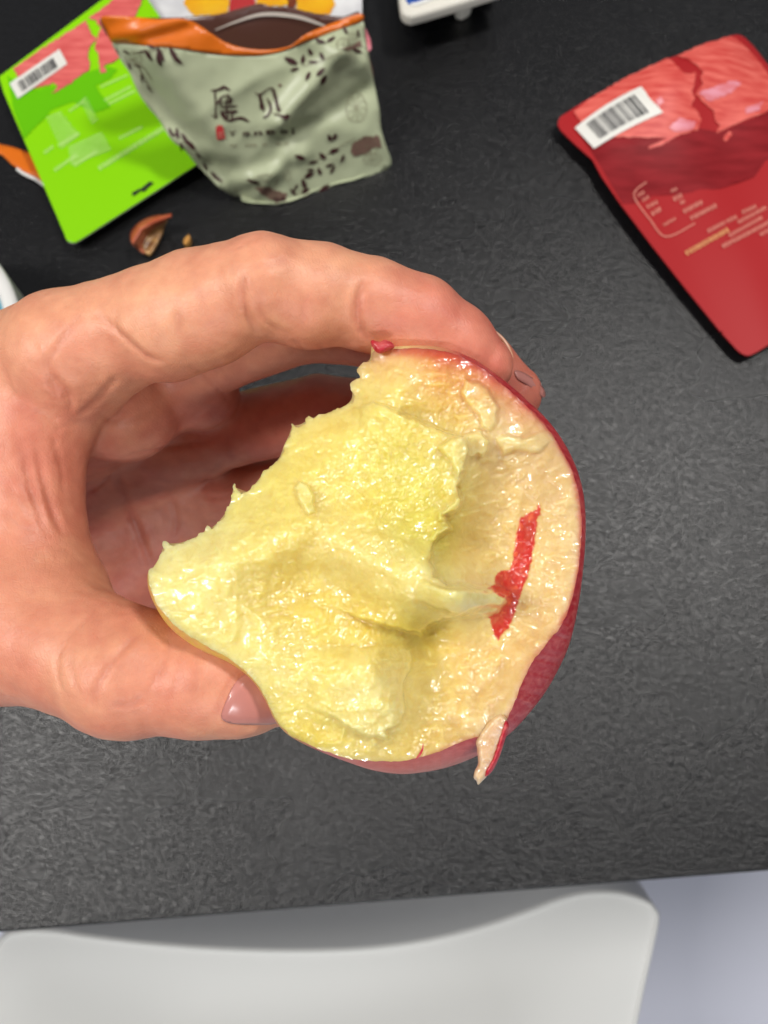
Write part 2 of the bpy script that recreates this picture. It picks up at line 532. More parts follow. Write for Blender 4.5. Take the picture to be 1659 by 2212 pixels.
# ------------------------------------------------------------------ table, floor, chair
def slab(name, quad, z0, z1, mat, bevel=0.0, parent=None):
    v = [(x, y, z1) for x, y in quad] + [(x, y, z0) for x, y in quad]
    f = [(0, 1, 2, 3), (7, 6, 5, 4)] + [(i, i + 4, (i + 1) % 4 + 4, (i + 1) % 4) for i in range(4)]
    o = mesh_obj(name, v, f, mat, parent, smooth=False)
    bm = bmesh.new(); bm.from_mesh(o.data); bmesh.ops.recalc_face_normals(bm, faces=bm.faces); bm.to_mesh(o.data); bm.free()
    if bevel:
        b = o.modifiers.new('bevel', 'BEVEL'); b.width = bevel; b.segments = 3
    return o

eA, eB = G(0, 2008)[:2], G(1659, 1875)[:2]
ex = (eB - eA) / np.linalg.norm(eB - eA); ey = np.array([-ex[1], ex[0]])
t0 = (eA + eB) / 2
def T2(a, b): return tuple(t0 + ex * a + ey * b)
table = empty('table', 'black table with stone-textured laminate top, its edge running above the white chair', 'table', (*T2(0, .4), -.75))
top = slab('table_top', [T2(-.8, -.0012), T2(.8, -.0012), T2(.8, .8), T2(-.8, .8)], -.028, 0, M['table'], .0012)
adopt(top, table)
for a, b in ((-.74, .06), (.74, .06), (.74, .74), (-.74, .74)):
    lg = slab('leg', [T2(a - .025, b - .025), T2(a + .025, b - .025), T2(a + .025, b + .025), T2(a - .025, b + .025)], -.75, -.03, M['table_edge'], .003)
    adopt(lg, table)

floor = slab('floor', [(-4, -4), (4, -4), (4, 4), (-4, 4)], -.80, -.752, M['floor'])
tag(floor, 'pale lavender floor seen below the table edge', kind='structure')

# moulded chair: the seat's front edge rolls over into an apron that faces the table
def chair():
    zc = -.235                                   # crest level
    crest = smooth_poly([(-70, 2300), (-45, 2180), (-25, 2100), (-5, 2050), (18, 2026), (50, 2018), (110, 2018), (200, 2031), (330, 2046), (480, 2057), (640, 2061), (790, 2056), (920, 2039), (1040, 2010),
             (1140, 1976), (1210, 1949), (1265, 1936), (1320, 1934), (1368, 1943), (1402, 1958), (1414, 1976), (1410, 2005), (1398, 2060), (1380, 2140), (1362, 2230), (1345, 2320)], 14, False)
    n = len(crest)
    cw = G(crest[:, 0], crest[:, 1], zc)
    mid = np.array([*(G(690, 2050, zc)[:2]), zc])
    base = np.array([mid[0], mid[1] - .18, -.752])
    e = empty('chair', 'white moulded plastic chair with a curved front edge below the table', 'chair', tuple(base))
    # seat: filled outline, gently dished, reaching back to the backrest
    bl, br = cw[0, :2] - ey * .20 + ex * .02, cw[-1, :2] - ey * .20 - ex * .02
    mm = (bl + br) / 2 - ey * .03
    out2 = np.vstack([cw[:, :2], [br], [mm], [bl]])
    sc = 3000.0
    v2_, f_ = tri_fill(resample(out2 * sc, 45) * [1, -1], 45)
    xy = v2_ * [1, -1] / sc
    bd = dist_poly(out2, xy[:, 0], xy[:, 1])
    z = zc - .016 * np.clip(bd / .11, 0, 1) ** 1.5
    o = mesh_obj('seat', np.column_stack([xy, z]), f_, M['chair']); adopt(o, e)
    # apron: rolls over the crest and drops below the table top
    tg = np.gradient(cw[:, :2], axis=0); tg /= np.linalg.norm(tg, axis=1)[:, None]
    no = np.stack([-tg[:, 1], tg[:, 0]], -1)
    if (no[n // 2] @ ey) < 0: no = -no
    fw = np.clip(no @ ey, 0, 1)
    rows = [cw]
    for a in (30, 60, 85):
        q = cw.copy(); r_ = .002
        q[:, :2] += no * r_ * math.sin(math.radians(a)); q[:, 2] -= r_ * (1 - math.cos(math.radians(a))); rows.append(q)
    for t in (.25, .5, .75, 1):
        q = rows[3].copy(); q[:, :2] += no * (.030 * t * fw + .002 * t)[:, None]; q[:, 2] -= .13 * t; rows.append(q)
    V = np.vstack(rows)
    F = [(i * n + j, (i + 1) * n + j, (i + 1) * n + j + 1, i * n + j + 1) for i in range(len(rows) - 1) for j in range(n - 1)]
    o = mesh_obj('front_apron', V, F, M['chair']); adopt(o, e); solidify(o, .004, 0)
    # backrest shell behind the sitter
    V = []; F = []
    nu, nv = 17, 9
    wd = np.linalg.norm(br - bl)
    for i in range(nv):
        t = i / (nv - 1)
        for j in range(nu):
            a = (j / (nu - 1) - .5)
            p = (bl + br) / 2 + ex * a * wd * (1 - .12 * t) - ey * (.03 + .07 * t - .10 * (4 * a * a) * .4)
            V.append((p[0], p[1], zc - .012 + .36 * t + .0 * a))
    for i in range(nv - 1):
        for j in range(nu - 1):
            F.append((i * nu + j, i * nu + j + 1, (i + 1) * nu + j + 1, (i + 1) * nu + j))
    o = mesh_obj('backrest', V, F, M['chair']); adopt(o, e); solidify(o, .006, 0)
    for sx, sy in ((-.17, -.04), (.17, -.04), (.17, -.25), (-.17, -.25)):
        a = np.array([*(mid[:2] + ex * sx * .8 + ey * sy), zc - .02]); b = np.array([*(mid[:2] + ex * sx * 1.15 + ey * (sy * 1.1)), -.752])
        vv = []; ff = []
        for q, rr in ((a, .013), (b, .009)):
            for k in range(10):
                vv.append((q[0] + rr * math.cos(k * .6283), q[1] + rr * math.sin(k * .6283), q[2]))
        for k in range(10): ff.append((k, (k + 1) % 10, (k + 1) % 10 + 10, k + 10))
        adopt(mesh_obj('leg', vv, ff, M['white']), e)
chair()

# ------------------------------------------------------------------ printed surfaces
def stroke_poly(pts):
    """brush stroke rows (u, v, width) -> outline"""
    p = smooth_poly(pts, 2.0, False) if len(pts) > 2 else resample(pts, 2.0, False)
    d = np.gradient(p[:, :2], axis=0)
    d /= np.linalg.norm(d, axis=1)[:, None] + 1e-9
    nrm = np.stack([-d[:, 1], d[:, 0]], -1)
    w = p[:, 2:3] / 2
    cap0 = p[:1, :2] - d[:1] * w[:1] * .7
    cap1 = p[-1:, :2] + d[-1:] * w[-1:] * .7
    return np.vstack([cap0, p[:, :2] + nrm * w, cap1, (p[:, :2] - nrm * w)[::-1]])

def strip(pts):
    """brush stroke rows (u, v, width) -> quad strip"""
    p = smooth_poly(pts, 2.0, False) if len(pts) > 2 else resample(pts, 2.0, False)
    d = np.gradient(p[:, :2], axis=0); d /= np.linalg.norm(d, axis=1)[:, None] + 1e-9
    nrm = np.stack([-d[:, 1], d[:, 0]], -1); w = p[:, 2:3] / 2; n = len(p)
    V = np.vstack([p[:, :2] + nrm * w, p[:, :2] - nrm * w])
    return V, [(i, n + i, n + i + 1, i + 1) for i in range(n - 1)]

def leaf_poly(x, y, length, width, ang):
    t = np.linspace(0, 1, 9)
    w = np.sin(t * math.pi) ** .8 * width / 2 * (1 - .25 * t)
    a = math.radians(ang)
    top = np.stack([t * length, w], -1); bot = np.stack([t * length, -w], -1)[::-1][1:-1]
    q = np.vstack([top, bot])
    R = np.array([[math.cos(a), -math.sin(a)], [math.sin(a), math.cos(a)]])
    return q @ R.T + [x, y]

def rect_poly(x, y, w, h, ang):
    a = math.radians(ang)
    q = np.array([[0, 0], [w, 0], [w, h], [0, h]], float)
    R = np.array([[math.cos(a), -math.sin(a)], [math.sin(a), math.cos(a)]])
    return q @ R.T + [x, y]

def print_on(name, polys, surf, mat, parent, lift, step=8):
    """polys: outlines on the sheet; surf(u, v, lift) -> world points"""
    VV, FF, off = [], [], 0
    for poly in polys:
        v2, f = poly if isinstance(poly, tuple) else tri_fill(poly, step if step else 0)
        if not len(f): continue
        VV.append(surf(v2[:, 0], v2[:, 1], lift)); FF += [tuple(int(i) + off for i in t) for t in f]; off += len(v2)
    o = mesh_obj(name, np.vstack(VV), FF, mat)
    adopt(o, parent)
    return o

def text_polys(txt, x, y, w, h, ang, letter=1.0):
    """Latin letters as triangles on the sheet: returns verts (u, v) and faces"""
    cu = bpy.data.curves.new('t', 'FONT'); cu.body = txt; cu.space_character = letter; cu.offset = .022
    ob = bpy.data.objects.new('t', cu); C.objects.link(ob)
    bpy.context.view_layer.update()
    me = ob.to_mesh()
    v = np.array([q.co[:2] for q in me.vertices]); f = [list(p.vertices) for p in me.polygons]
    ob.to_mesh_clear(); bpy.data.objects.remove(ob); bpy.data.curves.remove(cu)
    lo, hi = v.min(0), v.max(0)
    q = (v - lo) / (hi - lo) * [w, h]; q[:, 1] = h - q[:, 1]
    a = math.radians(ang); R = np.array([[math.cos(a), -math.sin(a)], [math.sin(a), math.cos(a)]])
    return q @ R.T + [x, y], f

def heightfield_surf(H):
    def s(u, v, lift=0.0):
        u = np.asarray(u, float); v = np.asarray(v, float)
        z = np.full(u.shape, .004)
        for _ in range(6):
            p = G(u, v, z); z = H(p[..., 0], p[..., 1])
        p = G(u, v, z + lift)
        return p
    return s

def flat_pouch(name, label, outline, Hfun, mat, mat_back, thick=.0035):
    surf = heightfield_surf(Hfun)
    out = resample(outline, 14)
    v2, f = tri_fill(out, 16)
    cen = surf(np.array([out[:, 0].mean()]), np.array([out[:, 1].mean()]))[0]
    e = empty(name, label, 'pouch', (cen[0], cen[1], 0))
    topv = surf(v2[:, 0], v2[:, 1])
    o = mesh_obj('front_panel', topv, f, mat); adopt(o, e)
    d = dist_poly(out, v2[:, 0], v2[:, 1])
    gap = .0008 + thick * np.clip(d / 60, 0, 1)
    bv = topv.copy(); bv[:, 2] = np.maximum(bv[:, 2] - gap, .0003)
    o2 = mesh_obj('back_panel', bv, f[:, ::-1], mat_back); adopt(o2, e)
    return e, surf

# --- green pouch
gx = G(150, 525)[:2]
def H_green(x, y):
    return .006 + .0008 * np.sin(x * 70) * np.sin(y * 55) + .004 * np.clip((y - .22) / .08, 0, 1)
green_out = smooth_poly([(139, 505), (145, 519), (160, 524), (176, 516)], 4, False).tolist() + [(430, 352)] + [(520, 290)] + [(300, -30), (260, -30), (-2, 166), (8, 200)]
gp, gs = flat_pouch('green_pouch', 'bright green flat pouch lying on the table, barcode label at its far corner', green_out, H_green, M['green'], M['white'])
def c1(x, y): return (x * .2645, y * .2645)      # detail sheet of the upper left corner
def cc1(pts): return [c1(*p) for p in pts]
jag = lambda pts, a, seed: (lambda q: q + a * np.stack([n2(q[:, 0], q[:, 1], 5, 2, seed), n2(q[:, 0], q[:, 1], 5, 2, seed + 9)], -1))(resample(pts, 3))
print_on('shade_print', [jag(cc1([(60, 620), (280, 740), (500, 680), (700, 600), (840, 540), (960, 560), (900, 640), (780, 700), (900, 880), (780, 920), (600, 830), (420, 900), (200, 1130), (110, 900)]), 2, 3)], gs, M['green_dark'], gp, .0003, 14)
print_on('fruit_print', [jag(cc1([(108, 560), (330, 400), (640, 205), (700, 170), (740, 260), (790, 320), (730, 380), (720, 460), (735, 520), (720, 580), (640, 625), (560, 690), (420, 770), (480, 700), (440, 680), (260, 730), (140, 620)]), 2.2, 1),
                         jag(cc1([(720, 150), (1000, -60), (1180, -60), (1100, 150), (960, 330), (980, 460), (940, 500), (850, 530), (870, 590), (820, 600), (800, 440), (770, 380), (800, 290), (820, 230), (780, 165)]), 2.0, 2)], gs, M['salmon'], gp, .0006, 12)
lab = cc1([(78, 680), (485, 400), (550, 520), (145, 805)])
print_on('barcode_label', [lab], gs, M['white_label'], gp, .0009, 12)
la, lb, lc, ld = [np.array(p) for p in lab]
def on_quad(a, b, c, d, s0, s1, t0_, t1_):
    f = lambda s, t: (a * (1 - s) + b * s) * (1 - t) + (d * (1 - s) + c * s) * t
    return np.array([f(s0, t0_), f(s1, t0_), f(s1, t1_), f(s0, t1_)])
bars = []; s = .12
rb = random.Random(3)
while s < .84:
    w = rb.choice((.009, .014, .022, .03)); bars.append(on_quad(la, lb, lc, ld, s, s + w, .2, .82)); s += w + rb.choice((.008, .012, .02))
print_on('barcode', bars, gs, M['black_ink'], gp, .0012, 0)
def pseudo_lines(lines, seed, ch=.62, gap=.25):
    """rows (u0, v0, u1, v1, height): a line of small printed characters too small to read"""
    r = random.Random(seed); out = []
    for (x0, y0, x1, y1, h) in lines:
        a = np.array([x0, y0], float); b = np.array([x1, y1], float)
        Ln = np.linalg.norm(b - a); t = (b - a) / Ln; nn = np.array([-t[1], t[0]])
        s = 0
        while s < Ln - h * ch:
            w = h * ch * r.uniform(.8, 1.15)
            p = a + t * s
            for q in range(3):
                yy = (q / 3.0 + r.uniform(-.05, .05)) * h
                out.append(np.array([p + nn * yy, p + t * w + nn * yy, p + t * w + nn * (yy + h * .17), p + nn * (yy + h * .17)]))
            xx = r.uniform(.1, .7) * w
            out.append(np.array([p + t * xx, p + t * (xx + h * .16), p + t * (xx + h * .16) + nn * h, p + t * xx + nn * h]))
            s += w + h * gap
    return out
gl = []
for i in range(6):
    o = i * 26
    gl.append((*c1(560 + o * .45 - i * 8, 1240 + o - 40), *c1(840 + o * .45, 1075 + o), 5))
for i in range(9):
    gl.append((*c1(380 + i * 14, 960 + i * 30), *c1(500 + i * 18, 910 + i * 22), 4.5))
for i in range(7):
    gl.append((*c1(660 + i * 14, 830 + i * 28), *c1(700 + i * 15, 790 + i * 28), 4.5))
gl += [(*c1(440, 1380), *c1(640, 1240), 7), (*c1(600, 1345), *c1(800, 1215), 6), (*c1(355, 1240), *c1(430, 1185), 6), (*c1(970, 1120), *c1(1170, 1020), 6),
       (*c1(850, 810), *c1(1080, 690), 6), (*c1(880, 840), *c1(1100, 730), 6), (*c1(820, 700), *c1(1050, 600), 5), (*c1(560, 900), *c1(690, 810), 5), (*c1(470, 1180), *c1(650, 1070), 6)]
print_on('small_print', pseudo_lines(gl, 5), gs, M['green_text'], gp, .0006, 0)
print_on('headline_print', pseudo_lines([(*c1(800, 1360), *c1(1330, 1030), 10)], 6), gs, M['green_text'], gp, .0007, 0)
print_on('hang_hole', [np.array(cc1([(1075, 1590), (1080, 1570), (1130, 1545), (1155, 1535), (1215, 1485), (1240, 1480), (1250, 1495), (1200, 1535), (1185, 1560), (1165, 1562), (1150, 1552), (1095, 1595)]))], gs, M['hole'], gp, .0008, 0)

# --- red pouch
def H_red(x, y):
    p0 = G(1205, 262)[:2]
    ax = G(1612, 772)[:2] - p0; Lx = np.linalg.norm(ax); ax = ax / Lx
    w = ((x - p0[0]) * ax[0] + (y - p0[1]) * ax[1]) / Lx
    bx = G(1605, 72)[:2] - p0; Ly = np.linalg.norm(bx); bx /= Ly
    t = ((x - p0[0]) * bx[0] + (y - p0[1]) * bx[1]) / Ly
    return .007 + .010 * np.exp(-((w - .12) / .16) ** 2) * np.sin(np.clip(t, 0, 1) * math.pi) + .0022 * np.sin(w * 9 + t * 3) * np.clip(t, 0, 1) + .0006 * np.sin(t * 17 + w * 5)
red_out = smooth_poly([(1560, 720), (1585, 748), (1600, 762), (1615, 768), (1632, 762), (1659, 746)], 5, False).tolist() + [(1760, 694), (1880, 630), (1760, 300), (1659, 140), (1628, 100)] + \
    smooth_poly([(1618, 90), (1604, 78), (1588, 75), (1562, 82)], 5, False).tolist() + [(1500, 105), (1440, 128), (1380, 155), (1310, 192), (1260, 220)] + \
    smooth_poly([(1225, 243), (1210, 253), (1205, 268), (1212, 282)], 4, False).tolist() + [(1240, 310), (1280, 345), (1300, 382), (1340, 440), (1400, 520), (1480, 622), (1556, 716), (1562, 716), (1558, 722)]
red_out = red_out[::-1]
rp_, rs = flat_pouch('red_pouch', 'red flat pouch lying on the table at the right edge', red_out, H_red, M['red'], M['red_dark'], .008)
def c4(x, y): return (1179.5 + x * .289, 54.9 + y * .289)
def cc4(p): return [c4(*q) for q in p]
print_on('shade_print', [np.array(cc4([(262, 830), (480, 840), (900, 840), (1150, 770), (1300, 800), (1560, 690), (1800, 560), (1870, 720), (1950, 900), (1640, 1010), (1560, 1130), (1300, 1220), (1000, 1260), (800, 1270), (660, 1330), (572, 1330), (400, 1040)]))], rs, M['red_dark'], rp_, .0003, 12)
print_on('fruit_print', [jag(cc4([(205, 640), (330, 545), (600, 385), (915, 240), (960, 285), (1000, 330), (1050, 365), (1120, 350), (1110, 440), (1090, 490), (1110, 540), (1085, 600), (1130, 640), (1160, 700), (1140, 780), (1000, 815), (860, 900), (760, 925), (770, 905), (900, 840), (500, 835), (270, 740)]), 1.6, 11),
                         jag(cc4([(975, 225), (1200, 130), (1380, 80), (1430, 100), (1560, 230), (1800, 540), (1640, 650), (1500, 700), (1270, 805), (1300, 750), (1260, 700), (1250, 640), (1190, 590), (1120, 510), (1170, 440), (1150, 380), (1180, 345), (1120, 295), (1060, 250)]), 1.8, 12),
                         np.array(cc4([(1330, 830), (1370, 790), (1395, 810), (1345, 870), (1325, 850)]))], rs, M['salmon2'], rp_, .0006, 10)
print_on('pink_print', [jag(cc4([(1140, 500), (1280, 450), (1400, 410), (1460, 430), (1380, 500), (1220, 570)]), 3, 14), jag(cc4([(920, 760), (1000, 690), (1120, 720), (1100, 780), (960, 800)]), 2, 15),
                        jag(cc4([(1490, 620), (1620, 570), (1600, 630), (1500, 660)]), 2, 16), jag(cc4([(820, 560), (860, 530), (880, 570), (840, 600)]), 1, 17)], rs, M['pink'], rp_, .0009, 8)
lab = [np.array(c4(*q)) for q in [(215, 765), (710, 455), (875, 650), (360, 920)]]
edge_t = np.linspace(0, 1, 9)
mida = (lab[0] + lab[1]) / 2 + np.array([-2.0, -6.0]); midd = (lab[3] + lab[2]) / 2 + np.array([-2.0, -2.0]) 
def qcurve(a, m, b, t): 
    cpt = 2 * m - (a + b) / 2
    return a * (1 - t) ** 2 + cpt * 2 * t * (1 - t) + b * t * t
midd2 = (lab[3] + lab[2]) / 2 + np.array([2.0, 8.0]) * 0 + np.array([3., 4.])
lab_poly = np.array([qcurve(lab[0], mida, lab[1], t) for t in edge_t] + [qcurve(lab[2], midd2 - [4, 8], lab[3], t) for t in edge_t])
print_on('barcode_label', [lab_poly], rs, M['white_label'], rp_, .0012, 10)
def lq(s, t):
    return qcurve(lab[0], mida, lab[1], s) * (1 - t) + qcurve(lab[3], midd2 - [4, 8], lab[2], s) * t
bars, gbars = [], []
s = .14
while s < .86:
    w = rb.choice((.009, .014, .022, .03)); q = np.array([lq(s, .14), lq(s + w, .14), lq(s + w, .82), lq(s, .82)])
    (bars if rb.random() < .7 else gbars).append(q); s += w + rb.choice((.008, .012, .02))
print_on('barcode', bars, rs, M['black_ink'], rp_, .0016, 0)
print_on('barcode', gbars, rs, M['grey_ink'], rp_, .0016, 0)
def c5(x, y): return (1261.8 + x * .2394, 384 + y * .2394)
frame = [(*c5(560, 40), 2.2), (*c5(470, 110), 2.2), (*c5(460, 190), 2.2), (*c5(590, 370), 2.4), (*c5(740, 530), 2.4), (*c5(1000, 410), 2.0)]
print_on('table_frame_print', [stroke_poly(frame)], rs, M['red_text'], rp_, .0007, 0)
rl = [(*c5(480, 150), *c5(540, 110), 7), (*c5(520, 195), *c5(590, 150), 7), (*c5(560, 250), *c5(660, 200), 8), (*c5(600, 310), *c5(700, 250), 10),
      (*c5(710, 420), *c5(820, 355), 6), (*c5(800, 180), *c5(890, 130), 9), (*c5(860, 215), *c5(920, 190), 7), (*c5(890, 290), *c5(1070, 195), 9), (*c5(955, 350), *c5(1210, 220), 9),
      (*c5(1110, 470), *c5(1270, 385), 8), (*c5(1280, 380), *c5(1380, 330), 8), (*c5(1300, 510), *c5(1620, 330), 8), (*c5(1380, 390), *c5(1640, 250), 8), (*c5(1420, 300), *c5(1560, 235), 8),
      (*c5(1240, 605), *c5(1900, 260), 9), (*c5(1580, 500), *c5(1900, 330), 8), (*c5(780, 110), *c5(850, 80), 6)]
print_on('small_print', pseudo_lines(rl, 8), rs, M['red_text'], rp_, .0008, 0)
print_on('headline_print', pseudo_lines([(*c5(910, 665), *c5(1310, 440), 10)], 9), rs, M['gold_text'], rp_, .0009, 0)

# --- standing sage pouch
A0, B0 = G(560, 447), G(846, 356)
bdir = (B0 - A0) / np.linalg.norm(B0 - A0)
away = np.array([-bdir[1], bdir[0], 0]); away /= np.linalg.norm(away)
if away[1] < 0: away = -away
LEAN = math.radians(34)
updir = np.array([0, 0, 1]) * math.cos(LEAN) + away * math.sin(LEAN)
pn = np.cross(bdir, updir)
if pn @ (CAM - A0) < 0: pn = -pn
def _ab(u, v):
    w = ray(u, v); p = CAM + w * (((A0 - CAM) @ pn) / (w @ pn))
    return np.array([(p - A0) @ bdir, (p - A0) @ updir])
_l0, _l1 = _ab(245.0, 95.0), _ab(530.0, 445.0)
_lt = (_l1 - _l0) / np.linalg.norm(_l1 - _l0); _ln = np.array([-_lt[1], _lt[0]])
if _ln @ (_ab(650.0, 250.0) - _l0) < 0: _ln = -_ln
def wrinkle(a, b):
    """relief of the front panel in metres; a along the bottom, b up the panel"""
    r = .0035 * np.sin(np.clip((a + .055) / .15, 0, 1) * math.pi) * np.sin(np.clip(b / .10, 0, 1) * math.pi)
    def fold(a0, b0, a1, b1, w, h):
        L = math.hypot(a1 - a0, b1 - b0)
        tx, ty = (a1 - a0) / L, (b1 - b0) / L
        s_ = (a - a0) * tx + (b - b0) * ty; q = -(a - a0) * ty + (b - b0) * tx
        return h * np.exp(-(q / w) ** 2) * np.exp(-np.clip(np.abs(s_ - L / 2) - L / 2, 0, None) ** 2 / (w * 1.2) ** 2)
    r = r + fold(.022, .040, .060, .062, .0055, .0050) + fold(.028, .030, .070, .040, .004, -.0020) + fold(.040, .075, .070, .055, .006, .0028)
    r = r + fold(-.02, .014, .03, .020, .004, .0018) + fold(-.03, .028, .02, .018, .005, -.0016) + fold(-.05, .055, -.02, .035, .005, .0026) + fold(.0, .006, .02, .022, .003, .0015)
    r = r + fold(-.09, .092, .07, .092, .0022, .0012) + fold(-.09, .087, .07, .087, .0016, -.0010)
    q = np.stack([a * 60, b * 60, np.zeros_like(a)], -1)
    side = np.clip(((a - _l0[0]) * _ln[0] + (b - _l0[1]) * _ln[1]) / .014, 0, 1)
    q2 = np.stack([a * 26 + b * 9, b * 44 - a * 12, np.zeros_like(a) + 4.0], -1)
    crumple = 1 - np.abs(fbm(q2, 2, 23))
    return r * 1.35 + .0009 * fbm(q, 3, 21) + .0022 * crumple - .011 * (1 - side) ** 1.5
def sage(u, v, lift=0.0):
    u = np.asarray(u, float); v = np.asarray(v, float)
    w = ray(u, v)
    base = np.zeros(u.shape)
    for _ in range(5):
        k = ((A0 + pn * 0 - CAM) @ pn + base) / (w @ pn)
        p = CAM + w * k[..., None]
        a = (p - A0) @ bdir; b = (p - A0) @ updir
        base = wrinkle(a, b) + lift
    return p
def c0(x, y): return (x * .529, y * .529)        # detail sheet of the top left area
def cc0(p): return [c0(*q) for q in p]
sage_out = cc0([(458, 172), (520, 178), (600, 185), (720, 195), (850, 215), (960, 224), (1060, 224), (1160, 205), (1260, 165), (1360, 125), (1476, 85), (1490, 150), (1510, 250), (1530, 350), (1550, 450), (1555, 520), (1575, 590), (1598, 655), (1590, 682),
                (1540, 715), (1480, 750), (1400, 785), (1330, 790), (1260, 830), (1180, 850), (1090, 852), (1005, 848), (985, 820), (900, 770), (860, 730), (800, 670), (760, 620), (700, 570), (650, 490), (600, 430), (560, 370), (530, 300), (490, 240)])
sage_out = smooth_poly(sage_out, 5)
cen = G(690, 400)
sg = empty('snack_pouch', 'opened sage green standing pouch with dark red characters and orange torn top', 'pouch', (cen[0], cen[1], 0))
v2, f = tri_fill(sage_out, 9)
front = mesh_obj('front_panel', sage(v2[:, 0], v2[:, 1]), f, M['sage']); adopt(front, sg); solidify(front, .0004)
or_out = smooth_poly(cc0([(412, 74), (460, 66), (560, 70), (650, 78), (735, 76), (800, 95), (860, 135), (920, 172), (990, 195), (1060, 203), (1130, 200), (1190, 185), (1250, 140), (1330, 105), (1400, 78), (1472, 56), (1476, 86),
                          (1360, 126), (1260, 166), (1160, 206), (1060, 225), (960, 225), (850, 216), (720, 196), (600, 186), (520, 179), (458, 173), (435, 130)]), 4)
v2, f = tri_fill(or_out, 9)
band = mesh_obj('torn_top_band', sage(v2[:, 0], v2[:, 1], .0006), f, M['orange']); adopt(band, sg); solidify(band, .0004)
# back panel, bowed away so the mouth stands open
def sage_back(u, v, lift=0.0):
    w = ray(u, v)
    base = np.zeros(np.shape(u))
    for _ in range(6):
        k = ((A0 - CAM) @ pn + base) / (w @ pn)
        p = CAM + w * k[..., None]
        a = (p - A0) @ bdir
        b = (p - A0) @ updir
        base = -.004 - .030 * np.sin(np.clip((a + .075) / .165, 0, 1) * math.pi) * np.clip(b / .06, 0.2, 1) + lift
    return p
bk_out = smooth_poly(cc0([(412, 74), (560, 72), (700, 72), (870, 62), (960, 40), (1040, 18), (1070, 15), (1110, 28), (1180, 30), (1260, 50), (1330, 62), (1400, 68), (1474, 56), (1500, 200), (1520, 330), (1400, 420), (1100, 430), (800, 380), (560, 300), (470, 190)]), 5)
v2, f = tri_fill(bk_out, 10)
bk = mesh_obj('back_panel', sage_back(v2[:, 0], v2[:, 1]), f, M['liner']); adopt(bk, sg); solidify(bk, .0005)
zp = print_on('zip_glint', [stroke_poly([(*c0(880, 122), 2), (*c0(960, 90), 4), (*c0(1050, 62), 7), (*c0(1130, 58), 8.5), (*c0(1220, 70), 8), (*c0(1290, 92), 6), (*c0(1335, 110), 3)])], sage_back, M['zip'], sg, .0012, 0)  # light reflected on the glossy liner, built as a pale zip strip
# bottom gusset
gus = smooth_poly(cc0([(1000, 846), (1180, 849), (1330, 789), (1480, 749), (1592, 682), (1500, 660), (1300, 700), (1050, 780)]), 8)
gv, gf = tri_fill(gus, 14)
gpt = G(gv[:, 0], gv[:, 1], np.full(len(gv), .0012)); go = mesh_obj('gusset', gpt + away * .004, gf, M['sage']); adopt(go, sg)
def cz(x, y, w=None):
    q = (438.8 + x * .1323, 175.5 + y * .1323)
    return q if w is None else (*q, w * .1323)
strokes = [
    [(130, 150, 20), (250, 135, 36), (340, 95, 50), (430, 145, 26)],
    [(190, 170, 28), (200, 350, 20), (205, 500, 26), (215, 590, 34)], [(215, 600, 26), (140, 550, 12)],
    [(390, 220, 16), (300, 260, 22), (230, 360, 40)], [(290, 290, 22), (300, 430, 24)],
    [(400, 220, 24), (450, 300, 44), (430, 350, 64)], [(390, 250, 18), (385, 450, 22), (410, 600, 22)],
    [(330, 350, 22), (470, 330, 26)], [(320, 430, 26), (550, 400, 26)], [(330, 500, 26), (550, 490, 40)], [(475, 500, 40), (470, 600, 30)],
    [(290, 480, 24), (330, 560, 60), (380, 600, 40)], [(340, 610, 26), (430, 640, 32), (560, 600, 36), (660, 610, 48), (750, 660, 16)],
    [(850, 190, 16), (930, 215, 28), (1080, 115, 18), (1140, 130, 44)], [(920, 220, 40), (950, 340, 46), (960, 420, 74), (1000, 480, 20)],
    [(1140, 130, 46), (1180, 260, 50), (1210, 400, 52), (1240, 480, 70)], [(1040, 270, 12), (1090, 370, 40), (1100, 470, 42), (1050, 560, 34), (990, 590, 36)],
    [(1150, 530, 16), (1260, 560, 32), (1340, 590, 76), (1390, 560, 70)],
]
print_on('brush_character', [stroke_poly([cz(*p) for p in s_]) for s_ in strokes[:13]], sage, M['maroon'], sg, .0007, 0)
print_on('brush_character', [stroke_poly([cz(*p) for p in s_]) for s_ in strokes[13:]], sage, M['maroon'], sg, .0007, 0)
print_on('red_seal', [np.array([cz(*p) for p in [(205, 770), (230, 725), (280, 715), (325, 740), (345, 850), (365, 930), (300, 950), (235, 965), (215, 870)]])], sage, M['seal'], sg, .0007, 0)
print_on('seal_mark', [stroke_poly([cz(240, 860, 12), cz(320, 840, 12)]), stroke_poly([cz(245, 910, 12), cz(335, 890, 12)]), stroke_poly([cz(275, 820, 12), cz(290, 930, 12)])], sage, M['seal_pale'], sg, .0010, 0)
for ch, x, y, w, h in (('Y', 415, 815, 125, 85), ('a', 640, 830, 130, 60), ('n', 830, 825, 130, 65), ('B', 1025, 800, 150, 80), ('e', 1255, 805, 130, 65), ('i', 1445, 775, 45, 90)):
    q, ff = text_polys(ch, *cz(x, y), w * .1323, h * .1323, -4)
    o = mesh_obj('letter', sage(q[:, 0], q[:, 1], .0007), [t[::-1] for t in ff], M['maroon']); adopt(o, sg)
print_on('small_print', pseudo_lines([(*cz(450, 1030), *cz(570, 1035), 6), (*cz(690, 1020), *cz(900, 1020), 7), (*cz(970, 1010), *cz(1060, 1010), 7), (*cz(1190, 1000), *cz(1290, 1000), 7), (*cz(1320, 1000), *cz(1390, 995), 6)], 4, .5, .45), sage, M['brown_line'], sg, .0007, 0)
print_on('registered_mark', [stroke_poly([cz(1235, 60, 40), cz(1275, 70, 40)])], sage, M['brown_soft'], sg, .0007, 0)
